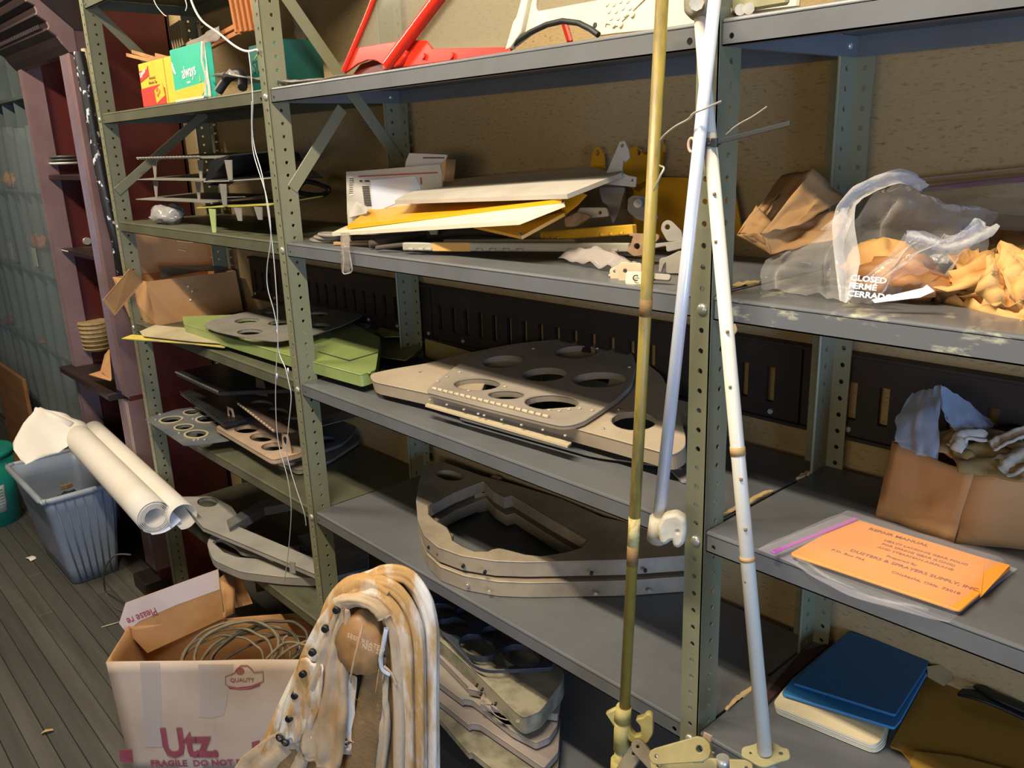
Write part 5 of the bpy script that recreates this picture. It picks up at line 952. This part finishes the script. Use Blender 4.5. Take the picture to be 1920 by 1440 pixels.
# ================================================================ canvas bundle
canv = M('stained_canvas', 'b38a52', 'd9d0c0', rough=.9, scale=9, lo=.46, hi=.6, bump=.35, bscale=90, stretch=(1.3, 1.3, .35)); canv2 = M('brown_canvas', '8d6f45', '6d5333', rough=.9, scale=9, bump=.4, bscale=110); canv3 = M('pale_canvas', 'b9a283', 'a07a48', rough=.9, scale=6, lo=.4, hi=.65, bump=.3, bscale=90, stretch=(1, 1, .5))
CB = Pl((.62, -.17, -.5), (.5, -.87, .0)); cbv = lambda u, v, l=0: CB.w(*CB.at(u, v), l)
t = thing('canvas_bundle', 'bundle of stained canvas straps and folds slung up in front of the bottom board', 'canvas', cbv(640, 1440))
def strap(pts, w, tk, m, lift=0, name='fold', wav=.004, ws=22, seed=0, nv=7):
    return obj(name, ribbon([cbv(u, v, lift+(dl if False else 0)) for u, v in pts], w, tk, CB.n, sm=7, wav=wav, ws=ws, seed=seed, nv=nv), m, t)
def roll(pts, r, m, lift=0, name='fold', flat=.7):
    P = smooth([cbv(u, v, lift) for u, v in pts], 6); N = len(P)
    def fn(a, b):
        i = int(round(a*(N-1))); d = (P[min(N-1, i+1)]-P[max(0, i-1)]).normalized(); n = CB.n; s = d.cross(n).normalized(); th = b*2*PI
        k = 1+.08*math.cos(9*th+a*3)+.13*math.cos(3*th+a*5+len(pts))+.07*math.cos(7*th-a*4)+.22*noise.noise(Vector((a*9, math.cos(th)*1.5, math.sin(th)*1.5+len(pts)+r*900)))
        rr = r[min(len(r)-1, int(a*len(r)))] if isinstance(r, list) else r
        return P[i]+s*math.cos(th)*rr*k+n*math.sin(th)*rr*flat*k
    return obj(name, grid(fn, N-1, 26, 0), m, t)
roll([(478, 1470), (527, 1345), (588, 1225), (628, 1140), (655, 1108), (690, 1102), (722, 1122)], .021, canv, -.01, flat=.8)
roll([(668, 1108), (695, 1094), (724, 1088), (754, 1097), (780, 1132), (795, 1180), (798, 1260), (799, 1470)], .017, canv, -.03)
roll([(662, 1112), (690, 1103), (715, 1100), (742, 1116), (764, 1150), (778, 1200), (782, 1300), (782, 1470)], .015, canv, -.012)
roll([(655, 1118), (700, 1112), (728, 1132), (748, 1165), (760, 1210), (764, 1300), (766, 1470)], .014, canv, -.0)
roll([(680, 1122), (714, 1134), (736, 1170), (746, 1230), (750, 1330), (752, 1470)], .011, canv3, .008)
roll([(640, 1125), (660, 1118), (690, 1120), (716, 1134), (726, 1150)], .014, canv3, .016)
strap([(652, 1118), (625, 1170), (596, 1240), (572, 1310), (548, 1385)], [.03, .06, .07, .07, .05], .003, canv, .014, 'snap_band', .004)
for u, v in ((643, 1131), (622, 1166), (598, 1210), (580, 1250), (565, 1290), (554, 1333)): obj('snap', xf(cyl((0, 0, -.003), (0, 0, .005), .0085, 12, .007), CB.m @ Matrix.Translation((*CB.at(u, v), .026))), black, t)
for u, v in ((536, 1370), (546, 1378)): obj('snap', xf(curve([circ(0, 0, .008, 10)], bev=.0025), CB.m @ Matrix.Translation((*CB.at(u, v), .024))), black, t)
strap([(655, 1130), (645, 1185), (632, 1250), (622, 1320), (612, 1400), (606, 1424)], [.02, .05, .07, .10, .10, .07], .003, canv3, .022, 'hanging_strip', .007, 30, 4, 10)
strap([(598, 1230), (588, 1290), (570, 1345), (556, 1375)], [.05, .06, .06, .03], .003, canv, .024, 'hanging_strip', .006, 24, 8)
strap([(660, 1260), (652, 1320), (655, 1390), (652, 1392)], [.03, .04, .05, .04], .003, canv, .01, 'hanging_strip', .004, 24, 2)
strap([(585, 1365), (550, 1400), (500, 1450), (480, 1480)], [.03, .10, .13, .13], .003, canv3, .012, 'hanging_strip', .008, 22, 6)
strap([(610, 1365), (580, 1420), (560, 1480)], [.08, .14, .18], .003, canv2, .006, 'hanging_strip', .008, 22, 3)
strap([(712, 1222), (703, 1280), (692, 1350), (672, 1470)], [.04, .05, .06, .08], .004, canv2, .012, 'strap', .003, 20, 5)
strap([(740, 1160), (736, 1240), (740, 1320), (722, 1470)], [.03, .045, .05, .07], .003, canv2, .0, 'hanging_strip', .005, 26, 7)
strap([(722, 1250), (718, 1300), (722, 1360), (705, 1470)], [.02, .03, .03, .04], .003, canv3, .01, 'hanging_strip', .005, 26, 9)
roll([(733, 1168), (728, 1195), (722, 1225), (726, 1245), (740, 1254)], .0045, M('bluish_canvas', 'c3ccd6', 'a3a08f', rough=.8, scale=20), .02, 'piping'); roll([(728, 1238), (742, 1252), (750, 1272)], .003, canv3, .02, 'piping')
c_ = cbv(672, 1205, -.01); lump = crumple((0, 0, 0), .062, .05, .075, 11, amp=.18, flat=1.2); lump.transform(Matrix.Translation(c_)); obj('rolled_bag', lump, M('brown_glazed_bag', 'a97c4a', '83603a', rough=.5, scale=6, bump=.2), t)
LP = Pl(cbv(672, 1205, .05), (.5, -.87, .0)); wink = M('pale_print', 'cdb68c', rough=.8)
for s_, u, v in (('SEED', 652, 1192), ('TREATED', 672, 1200), ('NO. 24', 680, 1212)): obj('lettering', text(s_, .014, LP.m @ Matrix.Translation((*LP.at(u, v), .004)) @ Matrix.Rotation(-.25, 4, 'Z')), wink, t)
obj('tie_cord', tube([cbv(700, 1150, .045), cbv(697, 1180, .06), cbv(686, 1230, .062), cbv(680, 1252, .05)], .0022, 4), canv3, t)
t = obj('kraft_sheet', Pl(cbv(670, 1380, -.06), (.5, -.87, .1)).plate([(655, 1302), (684, 1322), (668, 1400), (655, 1470), (630, 1470)], t=.003), M('orange_kraft', 'c08a3e', 'ad7a34', rough=.8)); tag(t, 'orange kraft sheet behind the canvas bundle', 'card')
# ================================================================ grey bin with a paper roll
plast = M('grey_plastic_bin', '8c96a3', '828b96', rough=.45, scale=4)
t = thing('storage_bin', 'grey blue plastic bin with a rolled rim in front of the bookcase', 'bin', (-2.05, -.12, ZF))
zr = -.775
def binloop(z, g): 
    x0, x1, y0, y1 = -2.27-g, -1.82+g*.7, -.225-g*.75, -.03+g*.5
    return rounded([(x0, y0), (x1, y0), (x1, y1), (x0, y1)], .035, 5)
def bin_shell(z0, z1, g0, g1, off):
    a = binloop(z0, g0+off); b = binloop(z1, g1+off); n = len(a)
    def fn(s, r):
        i = int(round(s*n)) % n; p = Vector((*a[i], z0)).lerp(Vector((*b[i], z1)), r)
        return p
    return grid(fn, n, 6, .004, close=True)
obj('bin_body', bin_shell(ZF+.004, zr, 0, .08, 0), plast, t)
obj('bin_base', xf(plate(binloop(0, -.002), (), .006), Matrix.Translation((0, 0, ZF+.006))), plast, t)
rl = binloop(0, .088); obj('rim', tube([(x, y, zr) for x, y in rl], .013, 2, cyc=True, res=3), M('bin_rim', '9aa0a4', '8d9296', rough=.4), t)
for k in range(7):
    f = .12+.13*k
    for X in (0,):
        p_ = Vector((-1.82+.003, -.215+.19*f, ZF+.01)); q_ = Vector((-1.82+.055, -.28+.285*f, zr-.02)); obj('rib_line', cyl(p_, q_, .0035, 6), M('bin_groove', '6f7885', rough=.5), t)
t = obj('wood_offcut', obox(H(125, 912, z=-.86), (.06, .01, .02), (-.01, .03, 0), (0, 0, .02), .002), M('pale_stick', 'a9845a')); tag(t, 'small wood offcut inside the grey bin', 'offcut')
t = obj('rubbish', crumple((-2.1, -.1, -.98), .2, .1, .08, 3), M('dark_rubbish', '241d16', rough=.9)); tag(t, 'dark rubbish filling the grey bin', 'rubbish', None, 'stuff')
paper = M('white_paper', 'e6ddcd', 'dcd1be', rough=.7, scale=2); paperi = M('paper_inside', 'e9ebf2', rough=.7)
t = thing('paper_roll', 'large white paper roll lying across the grey bin with its torn end hanging', 'paper roll', (-1.7, -.1, -.68))
n0 = H(290, 970, y=-.135); f0 = H(138, 812, x=-2.0)
ax = (f0-n0).normalized(); sd = ax.cross(Vector((0, 0, 1))).normalized(); uu = sd.cross(ax).normalized(); ln_ = (f0-n0).length
if uu.z < 0: uu = -uu
if sd.dot(rt) < 0: sd = -sd
def rollsurf(r0, r1, turns, ctr, l0, l1, ph=0, nn=80, t_=.0008, rag=.0):
    r0, r1 = r0*1.22, r1*1.2
    def fn(a, b):
        th = a*turns*2*PI+ph; r = r0+(r1-r0)*a
        return n0+ctr+ax*((l0+(l1-l0)*b)+rag*noise.noise(Vector((a*9, b*2, 1))))+sd*r*math.cos(th)+uu*r*math.sin(th)
    return grid(fn, nn, 6, t_)
obj('inner_coil', rollsurf(.027, .043, 3.6, Vector(), -.004, ln_*.98, .4, 120), paper, t)
obj('outer_sheet', rollsurf(.046, .047, .97, Vector(), 0, ln_, -2.4, 60), paper, t)
c2_ = sd*.082-ax*.02-uu*.012
obj('loose_roll', rollsurf(.036, .04, .9, c2_, -.02, ln_*1.02, -1.9+.0, 50), paper, t)
obj('bridge_sheet', grid(lambda a, b: n0+ax*(b*ln_*.98-.012)+sd*(-.02+.1*a)+uu*(-.054-.014*math.sin(a*PI)+.022*a), 12, 6, .0008), paperi, t)
e0 = f0
obj('torn_end', path_sheet([[H(118, 775, x=-2.0), H(165, 800, x=-1.9), H(128, 835, x=-1.84)], [H(66, 762, x=-2.05), H(75, 800, x=-1.95), H(112, 850, x=-1.85)], [H(60, 775, x=-2.02), H(40, 808, x=-1.95), H(85, 855, x=-1.84)], [H(28, 822, x=-1.95), H(24, 840, x=-1.9), H(48, 872, x=-1.82)]], 14, 12, .006, 2, .0008), paper, t)
obj('top_curl', cyl(H(72, 772, x=-2.05), H(135, 800, x=-1.93), .022, 16, .02), paper, t)
t = obj('cable', tube([H(245, 1040, y=-.13), H(215, 1042, y=-.16), H(196, 1070, y=-.17), (H(198, 1110, z=ZF+.01)), H(215, 1138, z=ZF+.005), H(240, 1150, z=ZF+.005)], .0035, 6), M('grey_cable', '55524a', rough=.5)); tag(t, 'dark cable looping up from the floor beside the grey bin', 'cable')
# bucket
grb = M('green_bucket', '1f8a76', '1b7a68', rough=.4); bc = Vector((-2.86, -.32, ZF)); 
t = thing('bucket', 'green plastic bucket with a white label behind the grey bin', 'bucket', bc)
obj('bucket_body', cyl(bc, bc+Vector((0, 0, .36)), .13, 32, .15), grb, t); obj('lid', cyl(bc+Vector((0, 0, .35)), bc+Vector((0, 0, .385)), .158, 32, .156, .004), grb, t)
def lab(r, z0, z1, a0, a1): return grid(lambda a, b: bc+Vector((r(b)*math.cos(a0+(a1-a0)*a), r(b)*math.sin(a0+(a1-a0)*a), z0+(z1-z0)*b)), 12, 3, .0008)
obj('label', lab(lambda b: .136+.006*b, .08, .22, -.85, .45), M('worn_label', 'b9bdb0', '9aa096', rough=.7), t)
for k in range(7): obj('label_line', lab(lambda b: .138+.0055*k/7, .1+.016*k, .104+.016*k, -.8, .35), M('label_ink', '75807a', rough=.8), t)
t = obj('paper_scrap', ribbon([H(54, 1044, z=ZF+.004), H(60, 1046, z=ZF+.012), H(63, 1050, z=ZF+.004)], .03, .0008, (0, 0, 1)), paper); tag(t, 'scrap of white paper on the floor in front of the bin', 'scrap')
t = obj('straw', cyl(H(190, 1176, z=ZF+.004), H(224, 1166, z=ZF+.006), .0018, 6), cream); tag(t, 'pale straw on the floor beside the snack carton', 'straw')
t = obj('paper_scrap', ribbon([H(78, 1375, z=ZF+.003), H(86, 1370, z=ZF+.01), H(100, 1368, z=ZF+.004)], .012, .0008, (0, 0, 1)), M('torn_tape', 'cdb078')); tag(t, 'tan scrap on the floor boards left of the snack carton', 'scrap')
# ================================================================ leaning dark roll and things in the bookcase
t = obj('rolled_mat', tube([H(148, 98, y=.03), H(160, 160, y=.03), H(185, 300, y=.03), H(205, 400, y=.03), H(222, 470, y=.04), H(232, 560, y=.05)], [.0][0] or .02, 5), M('speckled_black_roll', '17171a', 'c9c9c9', rough=.5, scale=45, lo=.58, hi=.62, stretch=(1, 1, .6))); tag(t, 'speckled black rolled mat standing between the bookcase and the olive bay', 'roll')
t = obj('pale_stick', cyl(H(157, 92, y=.06), H(190, 240, y=.06), .01, 8), M('bone_stick', 'b9a988', rough=.7)); tag(t, 'pale stick standing behind the speckled black roll', 'stick')
for k in range(3):
    c = H(124, 308-k*6, y=.12); t = obj('plate_dish', cyl(c, c+Vector((0, 0, .009)), .06, 20, .066), M('dish_white', 'cfc9b8', rough=.4) if k == 0 else M('dish_grey', '4b4d46', rough=.4)); tag(t, ('white dish lowest in the small pile in the bookcase', 'grey dish in the middle of the small pile in the bookcase', 'grey dish on top of the small pile in the bookcase')[k], 'dish')
t = obj('paper_card', obox(H(142, 467, y=.1), (.14, 0, 0), (0, .1, 0), (0, 0, .006), .001), white); tag(t, 'white card on the middle shelf of the bookcase', 'card'); t = obj('metal_can', cyl(H(150, 453, y=.16), H(164, 452, y=.16), .016, 14), steel); tag(t, 'small metal can lying on the middle bookcase shelf', 'can')
c = H(185, 655, y=.12); t = thing('wicker_basket', 'tan woven basket on the bookcase ledge', 'basket', c); wk = M('tan_wicker', '9a8055', '7d6540', rough=.8, scale=40)
obj('basket_body', cyl(c, c+Vector((0, 0, .13)), .055, 20, .066), wk, t)
for k in range(7): obj('weave_band', tube([(c.x+(.058+.0012*k)*math.cos(a*PI/10), c.y+(.058+.0012*k)*math.sin(a*PI/10), c.z+.01+.019*k) for a in range(20)], .004, 2, cyc=True, res=1), wk, t)
t = thing('card_scrap', 'bent piece of kraft card on the bookcase ledge', 'card', H(190, 700, y=.0)); obj('card_leaf', poly3([H(166, 702, y=-.02), H(208, 714, y=-.03), H(205, 690, y=.05)], .003), kraft, t); obj('card_leaf', poly3([H(188, 696, y=.0), H(208, 712, y=-.02), H(204, 655, y=.04), H(196, 665, y=.05)], .003), kraft, t)
# ================================================================ far left: pigeonhole unit under clear sheeting
ph = M('grey_green_steel', '5a635c', '4f5751', rough=.55, scale=4)
t = thing('pigeonhole_unit', 'grey green pigeonhole shelving beyond the bookcase, partly under clear sheeting', 'shelving', (-3.4, .2, ZF))
ux0, ux1, uy = -4.6, -2.3, .1
obj('back', box((ux0, .38, ZF), (ux1, .388, 1.3), 0), ph, t)
for z in (-1.1, -.78, -.38, .03, .43, .85, 1.25): obj('shelf', box((ux0, uy, z-.015), (ux1, .38, z), .002), ph, t)
for k in range(11): obj('divider', box((ux0+k*.23-.004, uy+.01, ZF), (ux0+k*.23+.004, .38, 1.25), .001), ph, t)
sheet = film('clear_sheet', '8f9a9a', .09, rough=.12, bump=.3, bscale=6)
t = obj('clear_sheeting', grid(lambda a, b: (ux0+.02+(ux1-ux0-.04)*a, uy-.02+.012*math.sin(a*70+b*2)+nz((a*9, b*3, 1), 1, .02), -1.0+1.72*b+nz((a*5, 2, 1), 1, .03)), 90, 14, .0008), sheet); tag(t, 'clear plastic sheeting hanging in folds over the pigeonhole shelving', 'sheeting')
for k, (u, v, m, lab, r) in enumerate(((20, 338, 'a8733f', 'brown wrapped bundle on the upper pigeonhole shelf', .09), (74, 455, '8a4a22', 'rusty brown bundle on the middle pigeonhole shelf', .1), (20, 600, '7a2a24', 'red bundle on a lower pigeonhole shelf', .06), (85, 640, '7a3a30', 'small red bundle beside a pigeonhole divider', .035))):
    c = H(u, v, y=.125); t = obj('bundle', crumple(tuple(c), r, .035, r*.45, k+20), M('bundle_%s' % 'abcd'[k], m, rough=.7)); tag(t, lab, 'bundle')
for k, (u, v) in enumerate(((20, 470), (65, 482))):
    c = H(u, v, y=.085); t = obj('paper_note', obox(c, (.08, 0, 0), (0, .002, 0), (0, 0, .09), 0), M('dull_note', '8f8f7c', rough=.8)); tag(t, ('dull paper note left of the other note on the pigeonhole shelf edge', 'dull paper note right of the other note, near the bookcase')[k], 'note')
t = thing('wooden_crate', 'old orange brown wooden crate on the floor at the far left edge', 'crate', (-3.3, -.2, ZF))
c = H(0, 700, x=-3.5); cw = M('crate_wood', '8f6236', '744c28', rough=.8, scale=6, stretch=(.3, 3, 3))
for k in range(3): obj('slat', box((-3.9, -.32, ZF+.1+.17*k), (-3.2, -.3, ZF+.25+.17*k), .003), cw, t)
for x in (-3.88, -3.22): obj('corner_post', box((x, -.3, ZF), (x+.03, -.27, ZF+.65), .002), cw, t)
obj('back_board', box((-3.9, -.0, ZF+.05), (-3.2, .02, ZF+.62), .003), cw, t); obj('base_board', box((-3.9, -.3, ZF), (-3.2, .02, ZF+.03), .003), cw, t)
# ================================================================ small pieces hang under the part they sit on
SUB = {'rivet', 'hinge_knuckle', 'rivet_hole', 'hole_rim', 'snap', 'barcode_bar', 'print_stripe', 'print_line', 'address_label', 'label', 'print_panel', 'print', 'lettering', 'crescent', 'logo', 'label_line', 'paint_wear', 'chip', 'wear_band', 'bolt', 'tape_band', 'seam', 'weave_band', 'rib_line', 'emblem_outline', 'emblem_disc', 'flap_print_band', 'panel_line', 'paint_fleck', 'print_strip', 'tape_strip', 'bolt_head', 'dentil', 'clip', 'hole'}
for root in [o for o in bpy.data.objects if o.type == 'EMPTY' and o.parent is None]:
    kids = [c for c in root.children]; big = [c for c in kids if c.name.split('.')[0] not in SUB]
    if not big: continue
    for c in kids:
        if c.name.split('.')[0] in SUB:
            cc = sum((Vector(v) for v in c.bound_box), Vector())/8
            def dist(b):
                lo, hi = Vector(b.bound_box[0]), Vector(b.bound_box[6])
                return sum(max(lo[i]-cc[i], 0, cc[i]-hi[i])**2 for i in range(3)), (hi-lo).length
            p = min(big, key=dist) if c.name.split('.')[0] != 'lettering' else min(big, key=lambda b: (dist(b)[0], -dist(b)[1]))
            c.parent = p; c.location = (0, 0, 0)
